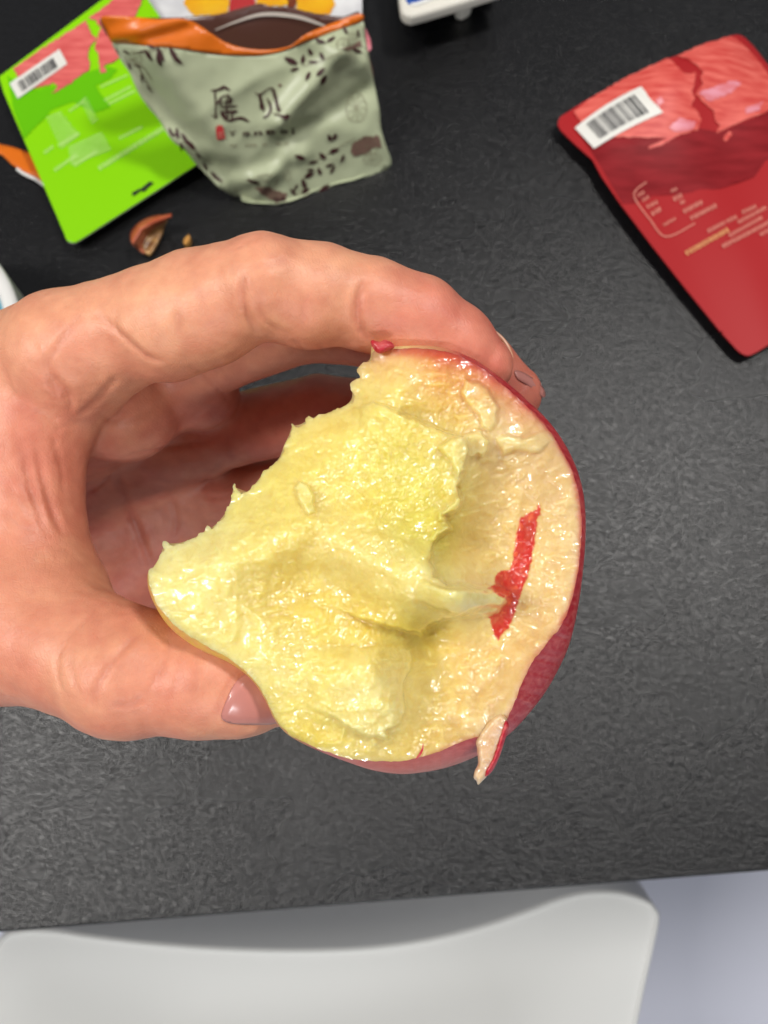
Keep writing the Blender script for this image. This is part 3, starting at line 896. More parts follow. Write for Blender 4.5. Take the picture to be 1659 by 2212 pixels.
def cl(x, y): return (384 + x * .2976, 109.7 + y * .2976)   # detail sheet of the front panel
leaves = [(870, 95, 110, 48, 205), (905, 100, 75, 34, 275), (880, 125, 70, 26, 165), (940, 80, 80, 22, 0), (975, 35, 60, 34, 240), (1060, 70, 70, 32, 245), (960, 150, 75, 34, 115), (1005, 180, 85, 36, -42), (1040, 245, 80, 46, -60),
          (930, 790, 90, 42, 200), (950, 815, 70, 24, -10), (1075, 790, 70, 38, 225), (1095, 740, 85, 38, -20), (1115, 660, 60, 34, 245), (1150, 600, 55, 34, 110), (1185, 815, 70, 26, -70), (915, 925, 90, 36, -30), (935, 870, 60, 20, -10), (1040, 905, 65, 30, 250), (1105, 895, 75, 24, -60), (1070, 840, 70, 22, -15)]
for x, y, l, w, a in leaves:
    print_on('leaf_print', [leaf_poly(*cl(x, y), l * .2976, w * .2976, a)], sage, M['maroon'], sg, .0007, 0)
l2 = [(590, 200, 60, 18, 60), (640, 190, 70, 22, 65), (690, 190, 80, 22, 60), (640, 215, 60, 20, 75), (700, 225, 60, 20, 40), (600, 185, 40, 14, 20), (760, 570, 60, 22, 50), (740, 540, 70, 18, 60), (720, 520, 50, 16, 80), (690, 520, 40, 14, 70), (860, 700, 50, 16, 50), (1230, 790, 40, 20, -30), (1250, 775, 50, 20, 250), (1300, 790, 60, 22, -40), (1210, 800, 40, 16, 230)]
l2 += [(500, 205, 34, 10, 30), (520, 250, 40, 10, 70), (545, 265, 36, 9, 20), (575, 300, 40, 10, 80), (600, 345, 36, 9, 60), (470, 195, 30, 8, 60), (560, 215, 44, 10, -10), (1330, 175, 40, 16, 200), (1370, 150, 44, 16, 150), (1290, 150, 34, 14, 60), (1420, 140, 40, 14, 240), (1440, 200, 44, 16, 20), (1460, 120, 36, 12, 80),
       (700, 545, 40, 12, 20), (740, 580, 40, 12, 90), (800, 620, 36, 10, 60), (830, 660, 40, 12, 70), (880, 720, 40, 12, 40), (1150, 800, 44, 16, 60), (1200, 780, 34, 12, -60), (1330, 770, 36, 12, 20), (1110, 812, 50, 18, 10), (1060, 752, 60, 16, 200)]
for x, y, l, w, a in l2:
    print_on('leaf_print', [leaf_poly(*c0(x, y), l * .529, w * .529, a)], sage, M['maroon'], sg, .0007, 0)
def ring_lines(cx, cy, rx, ry, n_, a0=0, wid=1.0):
    t = np.linspace(0, 2 * math.pi, 25)
    out = [strip([(cx + rx * math.cos(x), cy + ry * math.sin(x) * (1 + .08 * math.sin(3 * x)), wid) for x in t])]
    for k in range(n_):
        an = a0 + k * 2 * math.pi / n_
        out.append(strip([(cx, cy, wid * .6), (cx + rx * .5 * math.cos(an - .1), cy + ry * .5 * math.sin(an - .1), wid * .8), (cx + rx * .9 * math.cos(an + .1), cy + ry * .9 * math.sin(an + .1), wid)]))
    return out
flowers = [ring_lines(*c0(1455, 440), 22, 32, 9), ring_lines(*c0(1500, 600), 24, 18, 7, .3), ring_lines(*c0(1085, 740), 26, 14, 6), ring_lines(*c0(1175, 720), 7, 12, 3, .5, .8), ring_lines(*c0(1400, 180), 14, 12, 4), ring_lines(*c0(1440, 160), 9, 13, 4)]
flowers += [ring_lines(*c0(1520, 650), 20, 14, 9, .2, .8), ring_lines(*c0(1120, 800), 16, 9, 7, .1, .9), ring_lines(*c0(545, 240), 18, 14, 7, .4, 1.0), ring_lines(*c0(1240, 790), 12, 8, 5, .2, .8)]
for fl in flowers:
    print_on('flower_line_print', fl, sage, M['brown_line'], sg, .0007, 0)
for st_ in ([(*cl(900, 110), 1), (*cl(1000, 90), 1), (*cl(1120, 40), 1), (*cl(1200, 10), 1.4)], [(*cl(950, 830), 1), (*cl(1100, 740), 1), (*cl(1200, 680), 1.2), (*cl(1290, 640), 1.4)],
            [(*c0(520, 240), 1.6), (*c0(580, 270), 1.6), (*c0(620, 330), 1.2)], [(*c0(540, 220), 1.6), (*c0(600, 210), 1.6), (*c0(680, 200), 1.2)], [(*c0(560, 270), 1.6), (*c0(590, 320), 1.6), (*c0(620, 380), 1.2)]):
    print_on('stem_print', [strip(st_)], sage, M['brown_line'], sg, .0007, 0)
for pl, sd_ in ((cc0([(1440, 585), (1480, 560), (1545, 555), (1560, 605), (1530, 600), (1500, 625), (1450, 640), (1430, 620)]), 31), (cc0([(1040, 770), (1090, 762), (1130, 780), (1170, 790), (1165, 822), (1130, 830), (1080, 800)]), 32),
                (cc0([(1395, 200), (1440, 185), (1474, 165), (1476, 190), (1430, 205)]), 33)):
    print_on('flower_shade_print', [jag(pl, 2.5, sd_)], sage, M['brown_soft'], sg, .0005, 0)

# ------------------------------------------------------------------ smaller things round the pouches
# striped snack bag lying behind the standing pouch
def H_bag(x, y): return .010 + .004 * np.sin(x * 60) + .003 * np.sin(y * 90)
bagS = heightfield_surf(H_bag)
bag_out = resample([(296, -90), (296, 12), (312, 42), (330, 55), (500, 60), (660, 62), (782, 60), (782, -90)], 12)
v2, f = tri_fill(bag_out, 14)
bc = G(540, -10)
bag = empty('snack_bag', 'white bag with yellow and red print, lying behind the opened standing pouch', 'bag', (bc[0], bc[1], 0))
bo = mesh_obj('front_panel', bagS(v2[:, 0], v2[:, 1]), f, M['bag_white']); adopt(bo, bag)
bv = bagS(v2[:, 0], v2[:, 1]); bv[:, 2] = np.maximum(.0005, bv[:, 2] - .006)
adopt(mesh_obj('back_panel', bv, f[:, ::-1], M['white']), bag)
print_on('yellow_print', [jag(cc0([(750, -60), (750, 20), (790, 62), (930, 62), (945, -60)]), 3, 41), jag(cc0([(1040, -60), (1050, 18), (1120, 24), (1185, 22), (1180, -60)]), 3, 42), jag(cc0([(1205, -60), (1210, 40), (1300, 58), (1345, 58), (1368, 20), (1350, -60)]), 3, 43)], bagS, M['yellow'], bag, .0006, 12)
print_on('red_print', [np.array(cc0([(945, -60), (935, 50), (985, 70), (1042, 40), (1040, -60)]))], bagS, M['bag_red'], bag, .0006, 12)
print_on('brown_print', [jag(cc0([(1175, -60), (1175, 30), (1205, 32), (1210, 10), (1195, -60)]), 2, 44)], bagS, M['bag_brown'], bag, .0009, 12)

def prism(name, poly2, z0, z1, mat, bevel=0.0, round_top=True):
    """poly2: world xy outline"""
    n = len(poly2)
    v = [(x, y, z1) for x, y in poly2] + [(x, y, z0) for x, y in poly2]
    f = [tuple(range(n)), tuple(range(2 * n - 1, n - 1, -1))] + [(i, i + n, (i + 1) % n + n, (i + 1) % n) for i in range(n)]
    o = mesh_obj(name, v, f, mat, smooth=False)
    bm = bmesh.new(); bm.from_mesh(o.data); bmesh.ops.recalc_face_normals(bm, faces=bm.faces); bm.to_mesh(o.data); bm.free()
    if bevel:
        b = o.modifiers.new('bevel', 'BEVEL'); b.width = bevel; b.segments = 3; b.limit_method = 'ANGLE'
    return o

# pale hand-held device at the top edge
dz = .026
pts = smooth_poly([(858, -40), (863, 5), (868, 24), (884, 33), (905, 30), (1000, 2)], 4, False)
q = [tuple(G(u, v, dz)[:2]) for u, v in pts] + [tuple(G(1100, -30, dz)[:2]), tuple(G(1060, -160, dz)[:2]), tuple(G(840, -130, dz)[:2])]
dc = G(930, -40)
dev = empty('device', 'corner of a pale plastic device with a blue screen at the top edge', 'device', (dc[0], dc[1], 0))
adopt(prism('body', q, .0185, dz, M['cream'], .003), dev)
sq = [tuple(G(u, v, dz)[:2]) for u, v in [(872, -60), (876, 0), (882, 10), (900, 9), (960, -12), (1050, -60), (1040, -140), (860, -120)]]
adopt(prism('screen', sq, dz - .001, dz + .0006, M['screen'], .0004), dev)
adopt(prism('screen_bezel', [tuple(G(u, v, dz)[:2]) for u, v in [(884, 14), (900, 15), (965, -8), (962, -14), (900, 8), (888, 10)]], dz - .001, dz + .0012, M['white'], .0004), dev)
adopt(prism('base', [tuple(G(u, v, .014)[:2]) for u, v in [(882, 24), (896, 24), (1000, -8), (1080, -32), (1050, -150), (850, -120), (868, 0)]], .004, .0186, M['dark_grey'], .002), dev)
adopt(prism('foot', [tuple(G(u, v, .012)[:2]) for u, v in [(985, 2), (1000, 8), (1018, -2), (1024, -14), (1010, -22), (985, -8)]], 0, .0125, M['cream'], .002), dev)

# bowl at the left edge
def bowl():
    rim_z = .060
    e1, e2, e3 = G(0, 572, rim_z), G(28, 620, rim_z), G(46, 680, rim_z)
    # circle through the three rim points
    a, b, c = e1[:2], e2[:2], e3[:2]
    A = np.array([2 * (b - a), 2 * (c - a)]); rhs = np.array([b @ b - a @ a, c @ c - a @ a])
    ctr = np.linalg.solve(A, rhs); R = np.linalg.norm(ctr - a)
    if not (.03 < R < .12):
        R = .062
        dirn = (a - c); nrm = np.array([-dirn[1], dirn[0]]) / np.linalg.norm(dirn)
        if nrm[0] > 0: nrm = -nrm
        ctr = b + nrm * R
    e = empty('bowl', 'white bowl with pale blue inside, cut off by the left edge beside the hand', 'bowl', (ctr[0], ctr[1], 0))
    prof = [(R * .93, 0), (R * .95, .004), (R * .97, .020), (R * .99, .042), (R, .060), (R * 1.005, .0615), (R * .95, .0635), (R * .91, .0625), (R * .90, .0605)]
    inner = [(R * .90, .0605), (R * .88, .054), (R * .86, .040), (R * .84, .020), (R * .7, .012), (0.0001, .010)]
    def lathe(name, pr, mat):
        n = 72; V = []; F = []
        for r, z in pr:
            for k in range(n):
                an = k * 2 * math.pi / n
                V.append((ctr[0] + r * math.cos(an), ctr[1] + r * math.sin(an), z))
        for i in range(len(pr) - 1):
            for k in range(n):
                F.append((i * n + k, i * n + (k + 1) % n, (i + 1) * n + (k + 1) % n, (i + 1) * n + k))
        o = mesh_obj(name, V, F, mat); adopt(o, e)
        s_ = o.modifiers.new('sub', 'SUBSURF'); s_.levels = s_.render_levels = 1
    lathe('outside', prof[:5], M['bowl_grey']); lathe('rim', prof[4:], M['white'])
    lathe('inside', inner, M['bowl_blue'])
    lathe('foot_ring', [(R * .9, .0004), (R * .9, .003), (R * .84, .003), (R * .84, .0004)], M['white'])
bowl()

# orange torn strip half under the green pouch
def strip_thing(name, label, cat, outline, H, mat, under=None):
    s_ = heightfield_surf(H)
    v2, f = tri_fill(resample(outline, 6), 7)
    w = s_(v2[:, 0], v2[:, 1])
    e = empty(name, label, cat, (float(w[:, 0].mean()), float(w[:, 1].mean()), 0))
    o = mesh_obj('foil', w, f, mat); adopt(o, e); solidify(o, .0004)
    return e, s_
st, ss = strip_thing('torn_strip', 'torn orange foil strip sticking out from under the green pouch', 'foil strip', [(-30, 300), (0, 311), (30, 318), (60, 328), (110, 340), (100, 400), (78, 383), (50, 370), (25, 355), (5, 335), (-30, 322)], lambda x, y: .0012 + 0 * x, M['orange'])
print_on('torn_edge', [np.array([(36, 361), (50, 371), (78, 384), (100, 401), (98, 406), (74, 389), (48, 377), (34, 366)])], ss, M['white'], st, .0001, 0)
s2, _ = strip_thing('torn_scrap', 'small pink scrap of foil behind the right edge of the standing pouch', 'foil scrap', [(776, 40), (790, 62), (800, 84), (803, 104), (796, 112), (784, 108), (770, 70)], lambda x, y: .018 + 0 * x, M['pink'])

# curled bit of peel and a crumb on the table
def peel():
    bot = G(322, 548); ctrp = G(325, 510)
    e = empty('fruit_peel', 'curled piece of reddish peel lying between the green pouch and the hand', 'peel', (ctrp[0], ctrp[1], 0))
    ridge = [(318, 480, .011), (338, 468, .012), (358, 464, .009), (371, 463, .004)]
    outer = smooth_poly([(281, 512), (284, 498), (296, 484), (312, 473), (332, 466), (352, 464), (371, 462), (362, 474), (350, 484), (334, 492), (322, 503), (314, 517), (308, 533), (312, 546), (296, 538), (285, 526)], 3)
    inner = smooth_poly([(314, 545), (308, 533), (314, 517), (322, 503), (334, 492), (350, 484), (362, 475), (356, 492), (344, 514), (332, 536), (322, 549)], 3)
    def hs(u, v):
        d = dist_poly([(288, 520), (304, 494), (330, 478), (366, 465)], u, v, False)
        return .004 + .010 * np.exp(-(d / 16) ** 2)
    for nm, poly, mat in (('outer_side', outer, 'peel'), ('inner_side', inner, 'peel_in')):
        v2, f = tri_fill(poly, 4)
        z = hs(v2[:, 0], v2[:, 1])
        o = mesh_obj(nm, G(v2[:, 0], v2[:, 1], z), f, M[mat]); adopt(o, e); solidify(o, .0022, -1)
peel()
cv = smooth_poly([(396, 522), (400, 514), (408, 507), (411, 513), (407, 524), (400, 530)], 3)
q = [tuple(G(u, v, .004)[:2]) for u, v in cv]
cr = prism('crumb', q, 0.0002, .0045, M['crumb'], .0012)
tag(cr, 'tiny ochre crumb beside the curled peel above the knuckle', 'crumb')

# ------------------------------------------------------------------ the hand (smooth blend of bones, pads and webs, meshed as one skin)
def K(u, v, d):
    return np.array([(u - CU) / FPX * d, -(v - CV) / FPX * d, -d])

def cone(a, b, ra, rb, sq=None):
    return ('c', K(*a), K(*b), ra, rb)
def ball(a, r):
    return ('c', K(*a), K(*a) + 1e-6, r, r)

def chain(js):
    return [cone(js[i][:3], js[i + 1][:3], js[i][3], js[i + 1][3]) for i in range(len(js) - 1)]

INDEX = chain([(150, 772, .152, .0128), (330, 690, .1475, .0098), (420, 655, .145, .0096), (572, 620, .1405, .0093), (690, 632, .1435, .0088), (800, 658, .1455, .0086), (905, 696, .147, .0085), (985, 748, .1485, .0078), (1045, 790, .149, .0057)])
MIDDLE = chain([(300, 838, .178, .0120), (470, 752, .171, .0094), (655, 692, .165, .0088), (800, 706, .163, .0084), (935, 742, .164, .0080), (1040, 802, .166, .0078), (1105, 852, .167, .0066)])
RING = chain([(370, 950, .198, .0115), (500, 930, .194, .0090), (690, 890, .188, .0090), (890, 902, .184, .0078), (1050, 960, .180, .0065)])
PINKY = chain([(410, 1056, .214, .0110), (500, 1056, .210, .0088), (620, 1050, .205, .0084), (760, 1068, .199, .0068), (880, 1085, .194, .0056)])
THUMB = chain([(-40, 1330, .156, .0165), (40, 1345, .151, .0155), (170, 1405, .144, .0120), (305, 1452, .140, .0112), (420, 1474, .139, .0098), (520, 1482, .139, .0090), (600, 1484, .1405, .0070)])
PALM = [
    cone((150, 772, .155), (-330, 1050, .186), .0130, .0165), cone((300, 840, .181), (-310, 1110, .198), .0135, .0165),
    cone((370, 955, .203), (-290, 1170, .208), .0130, .0165), cone((410, 1065, .219), (-270, 1230, .216), .0120, .0170),
    cone((430, 1090, .221), (140, 1340, .228), .0140, .0170), cone((140, 1340, .228), (-260, 1330, .218), .0170, .018),
    cone((-40, 1330, .158), (-330, 1240, .190), .0165, .0190),
    cone((110, 820, .1555), (62, 960, .1545), .0100, .0088), cone((62, 960, .1545), (58, 1110, .1540), .0088, .0088), cone((58, 1110, .1540), (90, 1260, .1530), .0088, .0110),
    cone((20, 860, .163), (-20, 1230, .164), .0150, .0160), cone((-120, 900, .168), (-120, 1250, .168), .0160, .0175),
    cone((-330, 1140, .195), (-800, 1250, .205), .0260, .0260), cone((-330, 1180, .205), (-800, 1290, .215), .0240, .0250),
]
BUMPS = [ball((262, 872, .1725), .0130), ball((330, 850, .178), .0085), ball((430, 845, .182), .0090), ball((440, 960, .198), .0085)]
BUMPS_F = {0: [ball((362, 712, .1450), .0098), ball((455, 690, .1430), .0085), ball((660, 664, .1420), .0073)],
           4: [ball((250, 1470, .1385), .0098), ball((450, 1465, .1375), .0086)], 1: [], 2: [], 3: []}

def prim(p, X):
    _, a, b, ra, rb = p
    ab = b - a
    l2 = float(ab @ ab) + 1e-12
    x, y, z = X[:, 0] - a[0], X[:, 1] - a[1], X[:, 2] - a[2]
    t = np.clip((x * ab[0] + y * ab[1] + z * ab[2]) / l2, 0, 1)
    x -= t * ab[0]; y -= t * ab[1]; z -= t * ab[2]
    return np.sqrt(x * x + y * y + z * z) - (ra + (rb - ra) * t)

def smin(a, b, k):
    h = np.clip(0.5 + 0.5 * (b - a) / k, 0, 1)
    return b + (a - b) * h - k * h * (1 - h)

def blend(prims, X, k):
    r = prim(prims[0], X)
    for p in prims[1:]:
        r = smin(r, prim(p, X), k)
    return r

def hand_sdf(X):
    palm = blend(PALM, X, .007)
    for p in BUMPS:
        palm = smin(palm, prim(p, X), .0026)
    out = palm
    for i, (ch, kk) in enumerate(((INDEX, .0028), (MIDDLE, .003), (RING, .003), (PINKY, .003), (THUMB, .008))):
        fg = blend(ch, X, .0012)
        for p in BUMPS_F[i]:
            fg = smin(fg, prim(p, X), .0035)
        out = smin(out, smin(palm, fg, kk), .0006)
    return out

def surface_nets(fn, lo, hi, h):
    n = np.ceil((hi - lo) / h).astype(int) + 1
    n = ((n + 3) // 4) * 4 + 1
    ax = [lo[i] + h * np.arange(n[i]) for i in range(3)]
    cx = [a[::4] for a in ax]
    Cg = np.stack(np.meshgrid(*cx, indexing='ij'), -1)
    cf = fn(Cg.reshape(-1, 3)).reshape(Cg.shape[:3])
    near = np.abs(cf) < 4 * h * 1.9
    up = np.repeat(np.repeat(np.repeat(cf, 4, 0), 4, 1), 4, 2)
    nm = near.copy()
    for a in range(3):                       # dilate
        s = np.zeros_like(nm); sl = [slice(None)] * 3; sr = [slice(None)] * 3
        sl[a] = slice(1, None); sr[a] = slice(None, -1)
        s[tuple(sl)] |= nm[tuple(sr)]; s[tuple(sr)] |= nm[tuple(sl)]
        nm = nm | s
    um = np.repeat(np.repeat(np.repeat(nm, 4, 0), 4, 1), 4, 2)
    up = up[:n[0], :n[1], :n[2]]; um = um[:n[0], :n[1], :n[2]]
    F = np.array(up, float)
    idx = np.argwhere(um)
    pts = lo + idx * h
    for a in range(0, len(pts), 200000):
        F[tuple(idx[a:a + 200000].T)] = fn(pts[a:a + 200000])
    S = F < 0
    corners = [(i, j, k) for i in (0, 1) for j in (0, 1) for k in (0, 1)]
    cs = {c: S[c[0]:S.shape[0] - 1 + c[0], c[1]:S.shape[1] - 1 + c[1], c[2]:S.shape[2] - 1 + c[2]] for c in corners}
    cnt = sum(cs[c].astype(np.int8) for c in corners)
    act = (cnt > 0) & (cnt < 8)
    ci = np.argwhere(act)
    vid = -np.ones(act.shape, np.int64); vid[tuple(ci.T)] = np.arange(len(ci))
    acc = np.zeros((len(ci), 3)); num = np.zeros(len(ci))
    for c in corners:
        for a in range(3):
            if c[a]: continue
            e = list(c); e[a] = 1
            f0 = F[tuple((ci + c).T)]; f1 = F[tuple((ci + e).T)]
            m = (f0 < 0) != (f1 < 0)
            t = np.where(m, f0 / (f0 - f1 + 1e-20), 0)
            q = np.tile(np.array(c, float), (len(ci), 1)); q[:, a] += t
            acc[m] += q[m]; num[m] += 1
    V = lo + (ci + acc / num[:, None]) * h
    quads = []
    for a in range(3):
        b, c = (a + 1) % 3, (a + 2) % 3
        sl0 = [slice(None)] * 3; sl1 = [slice(None)] * 3
        sl0[a] = slice(None, -1); sl1[a] = slice(1, None)
        s0 = S[tuple(sl0)]; s1 = S[tuple(sl1)]
        ed = np.argwhere(s0 != s1)
        ed = ed[(ed[:, b] > 0) & (ed[:, c] > 0) & (ed[:, b] < S.shape[b] - 1) & (ed[:, c] < S.shape[c] - 1)]
        def cell(db, dc):
            q = ed.copy(); q[:, b] -= db; q[:, c] -= dc
            return vid[tuple(q.T)]
        q = np.stack([cell(1, 1), cell(0, 1), cell(0, 0), cell(1, 0)], -1)
        fl = ~s0[tuple(ed.T)]
        q[fl] = q[fl][:, ::-1]
        quads.append(q)
    Q = np.vstack(quads)
    return V, Q[(Q >= 0).all(1)]

def grad(fn, X, e=2e-4):
    ks = np.array([[1, -1, -1], [-1, -1, 1], [-1, 1, -1], [1, 1, 1]], float)
    g = sum(k_ * fn(X + k_ * e)[:, None] for k_ in ks)
    return g / (np.linalg.norm(g, axis=1)[:, None] + 1e-12)

lo = np.array([-.200, -.065, -.250]); hi = np.array([.050, .062, -.126])
HV, HF = surface_nets(hand_sdf, lo, hi, .00066)
HN = grad(hand_sdf, HV)
HV = HV - HN * hand_sdf(HV)[:, None]
to_world = lambda q: q @ RX.T + CAM
hand_bvh = BVHTree.FromPolygons([Vector(p) for p in to_world(HV)], [tuple(map(int, q)) for q in HF])

def cast(bvh, u, v):
    """first surface behind sheet position"""
    w = ray(u, v); w = w / np.linalg.norm(w)
    loc, nrm, i, dist = bvh.ray_cast(Vector(CAM), Vector(w), 1.0)
    return loc, nrm

def crop4(x, y): return (x * .3968, 768 + y * .3968)
def crop3(x, y): return (x * .7275, 466 + y * .7275)
creases = []     # outline, depth mm, width mm
def cr3(depth, width, *p): creases.append(([crop3(*q) for q in p], depth, width))
def cr4(depth, width, *p): creases.append(([crop4(*q) for q in p], depth, width))
cr3(.75, .65, (722, 165), (720, 250), (738, 310), (765, 350)); cr3(.45, .55, (762, 250), (788, 310), (850, 352)); cr3(.28, .5, (720, 160), (830, 140), (872, 108))
cr3(.95, .75, (1092, 185), (1068, 235), (1062, 300), (1076, 345), (1105, 378)); cr3(.3, .6, (905, 230), (903, 310)); cr3(.3, .5, (680, 165), (700, 168))
cr3(.6, .7, (270, 285), (300, 302), (340, 335), (400, 390), (450, 424), (500, 436)); cr3(.4, .6, (338, 300), (346, 352)); cr3(.5, .8, (525, 280), (530, 360))
cr3(.5, .7, (120, 460), (175, 495), (205, 530), (212, 600)); cr3(.4, .6, (240, 290), (150, 420), (130, 470)); cr3(.4, .6, (110, 350), (150, 460), (175, 560))
cr3(.35, .5, (640, 440), (690, 500)); cr3(.4, .5, (560, 440), (640, 510), (690, 560)); cr3(.35, .5, (940, 380), (980, 420)); cr3(.4, .5, (870, 365), (905, 405))
cr3(.25, .4, (640, 92), (665, 78)); cr3(.25, .4, (690, 66), (735, 62)); cr3(.2, .4, (660, 110), (720, 90), (760, 62))
cr4(.40, .6, (560, 1370), (420, 1480), (330, 1600), (312, 1700), (340, 1820), (430, 1880)); cr4(.65, .6, (790, 1490), (650, 1620), (560, 1740), (512, 1850), (530, 1950))
cr4(.40, .5, (930, 1510), (905, 1640), (845, 1760), (790, 1850)); cr4(.45, .5, (610, 1905), (700, 1900), (765, 1880), (800, 1850)); cr4(.4, .5, (765, 1885), (735, 1850)); cr4(.25, .5, (985, 1600), (965, 1750), (930, 1900))
cr4(.25, .5, (1065, 1610), (1072, 1750), (1040, 1900)); cr4(.3, .5, (370, 1620), (400, 1760), (440, 1860))
cr4(.35, .5, (1180, 1985), (1205, 1900), (1245, 1800), (1300, 1725), (1390, 1715)); cr4(.6, .9, (240, 130), (300, 170), (350, 205), (390, 260)); cr4(.55, .9, (70, 400), (150, 590), (205, 820), (240, 930), (310, 985)); cr4(.65, .9, (190, 500), (235, 680), (285, 850), (360, 1000))
cr4(.4, .7, (120, 560), (170, 740), (200, 830)); cr4(.35, .6, (280, 420), (330, 600), (345, 760)); cr4(.3, .6, (0, 570), (90, 650), (170, 760)); cr4(.3, .6, (20, 700), (110, 780), (190, 900)); cr4(.25, .6, (0, 830), (120, 930), (230, 960))
cr4(.25, .6, (60, 180), (140, 320), (300, 400)); cr4(.25, .5, (20, 60), (90, 250)); cr4(.25, .5, (200, 410), (300, 405), (380, 380)); cr4(.3, .6, (60, 880), (200, 940)); cr4(.25, .5, (150, 300), (250, 330), (340, 400))
cr4(.9, 1.1, (625, 560), (650, 700), (700, 830), (770, 1000), (830, 1160)); cr4(.6, .9, (650, 100), (540, 230), (420, 340)); cr4(.5, .8, (640, 620), (560, 690), (460, 760)); cr4(.4, .8, (540, 300), (620, 360), (760, 330), (880, 260))
cr4(.5, .8, (1200, 430), (1110, 470), (900, 500), (640, 560)); cr4(.5, .8, (1230, 560), (1150, 640), (1100, 720), (1090, 760)); cr4(.5, .7, (1230, 410), (1250, 520), (1290, 600)); cr4(.4, .7, (1340, 480), (1370, 580)); cr4(.4, .8, (930, 760), (960, 900), (940, 1000)); cr4(.35, .7, (1090, 760), (1170, 775), (1260, 760))

disp = np.zeros(len(HV)); redden = np.zeros(len(HV))
HW = to_world(HV)
for poly, dep, wid in creases:
    q = smooth_poly(poly, 3, False)
    pts = []
    for u, v in q:
        l_, n_ = cast(hand_bvh, u, v)
        if l_ is not None: pts.append((l_.x, l_.y, l_.z))
    if len(pts) < 2: continue
    pts = np.array(pts)
    bb0, bb1 = pts.min(0) - .004, pts.max(0) + .004
    m = np.where(((HW > bb0) & (HW < bb1)).all(1))[0]
    if not len(m): continue
    best = np.full(len(m), 9.0); tt = np.zeros(len(m))
    for i in range(len(pts) - 1):
        a, b = pts[i], pts[i + 1]
        if np.linalg.norm(b - a) > .004: continue
        ab = b - a; t = np.clip(((HW[m] - a) @ ab) / (ab @ ab + 1e-12), 0, 1)
        d = np.linalg.norm(HW[m] - a - t[:, None] * ab, axis=1)
        c = d < best
        best[c] = d[c]; tt[c] = (i + t[c]) / (len(pts) - 1)
    taper = np.clip(np.sin(np.clip(tt, 0, 1) * math.pi) * 1.5, .05, 1)
    w = wid * .9e-3
    dep = dep * .62
    g = np.exp(-(best / w) ** 2) * taper
    lip = np.exp(-((best - 2.0 * w) / (1.3 * w)) ** 2) * taper
    disp[m] += -dep * 1e-3 * g + dep * .16e-3 * lip
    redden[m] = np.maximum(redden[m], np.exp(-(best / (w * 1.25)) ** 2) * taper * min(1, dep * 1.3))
hu, hv_, hd = proj(HW)
disp += .00010 * fbm(HV * 130, 3, 5) + .00006 * fbm(HV * 420, 2, 8)
HV2 = HV + HN * disp[:, None]
# pigment: warmer fingertips, pads and folds; paler back of the finger
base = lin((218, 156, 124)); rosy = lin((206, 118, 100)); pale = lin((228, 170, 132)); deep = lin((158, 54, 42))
tipk = np.clip((hu - 760) / 260, 0, 1)
blot = np.clip(.5 + .7 * fbm(HV * 75, 3, 33) + .25 * fbm(HV * 330, 2, 35), 0, 1)
knk = sum(np.exp(-(((hu - a_) / w_) ** 2 + ((hv_ - b_) / w_) ** 2)) for a_, b_, w_ in ((560, 640, 70), (800, 680, 60), (310, 1480, 90), (150, 760, 90)))
webk = np.exp(-((hu - 90) / 170.0) ** 2) * np.exp(-((hv_ - 1030) / 230.0) ** 2)
thk = np.exp(-((hu - 420) / 200.0) ** 2) * np.exp(-((hv_ - 1500) / 130.0) ** 2)
inner = np.clip((hd - .158) / .02, 0, 1)
rk = np.clip(.42 * blot + .22 * knk + .75 * tipk + .2 * webk + .2 * thk + .45 * inner, 0, 1)
pk = np.clip(1 - np.abs(hv_ - (690 - .17 * hu)) / 140, 0, 1) * (1 - tipk)
colr = base * (1 - rk)[:, None] + rosy * rk[:, None]
colr = colr * (1 - .6 * pk)[:, None] + pale * (.6 * pk)[:, None]
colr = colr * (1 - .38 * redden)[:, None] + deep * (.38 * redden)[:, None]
hand = mesh_obj('hand', to_world(HV2), HF, M['skin'], colors=colr)
tag(hand, 'left hand reaching in from the left, thumb and fingers gripping the bitten peach', 'hand')
hand_bvh = BVHTree.FromPolygons([Vector(p) for p in to_world(HV2)], [tuple(map(int, q)) for q in HF])

def nail(poly, lift, mat, name='fingernail', dome=.0004, thick=.0006):
    poly = smooth_poly(poly, 4)
    v2, f = tri_fill(poly, 5)
    d = dist_poly(poly, v2[:, 0], v2[:, 1])
    pts = []
    for (u, v), dd in zip(v2, d):
        l_, n_ = cast(hand_bvh, u, v)
        if l_ is None:
            c_ = poly.mean(0)[:2]
            for k in np.linspace(.05, .6, 12):
                l_, n_ = cast(hand_bvh, *(np.array([u, v]) * (1 - k) + c_ * k))
                if l_ is not None: break
            q = P(u, v, proj(np.array(l_))[2])
        else:
            q = np.array(l_)
        pts.append(q)
    pts = np.array(pts)
    cd = np.array([proj(p)[2] for p in pts])
    # smooth the nail plate so that creases below do not show
    ev = tps(np.column_stack([v2[::3], cd[::3]]), 5e-3)
    cd2 = ev(v2[:, 0], v2[:, 1])[:, 0]
    w = P(v2[:, 0], v2[:, 1], cd2 - lift - dome * np.clip(d / 14, 0, 1))
    o = mesh_obj(name, w, f, mat, hand); solidify(o, thick)
    return o
nail([(478, 1548), (486, 1520), (500, 1488), (520, 1462), (552, 1450), (600, 1470), (640, 1530), (600, 1562), (540, 1566), (494, 1562)], .0003, M['nail'])
nail([(1112, 800), (1135, 806), (1160, 824), (1176, 842), (1177, 858), (1164, 850), (1140, 832), (1118, 818)], .0001, M['nail'], thick=.0004)
INDEX_NAIL = [(1056, 707, .1500, 1), (1072, 719, .1500, 3.5), (1087, 734, .1500, 4.5), (1098, 751, .1499, 4.5), (1105, 769, .1499, 3.5), (1105, 784, .1498, 1)]

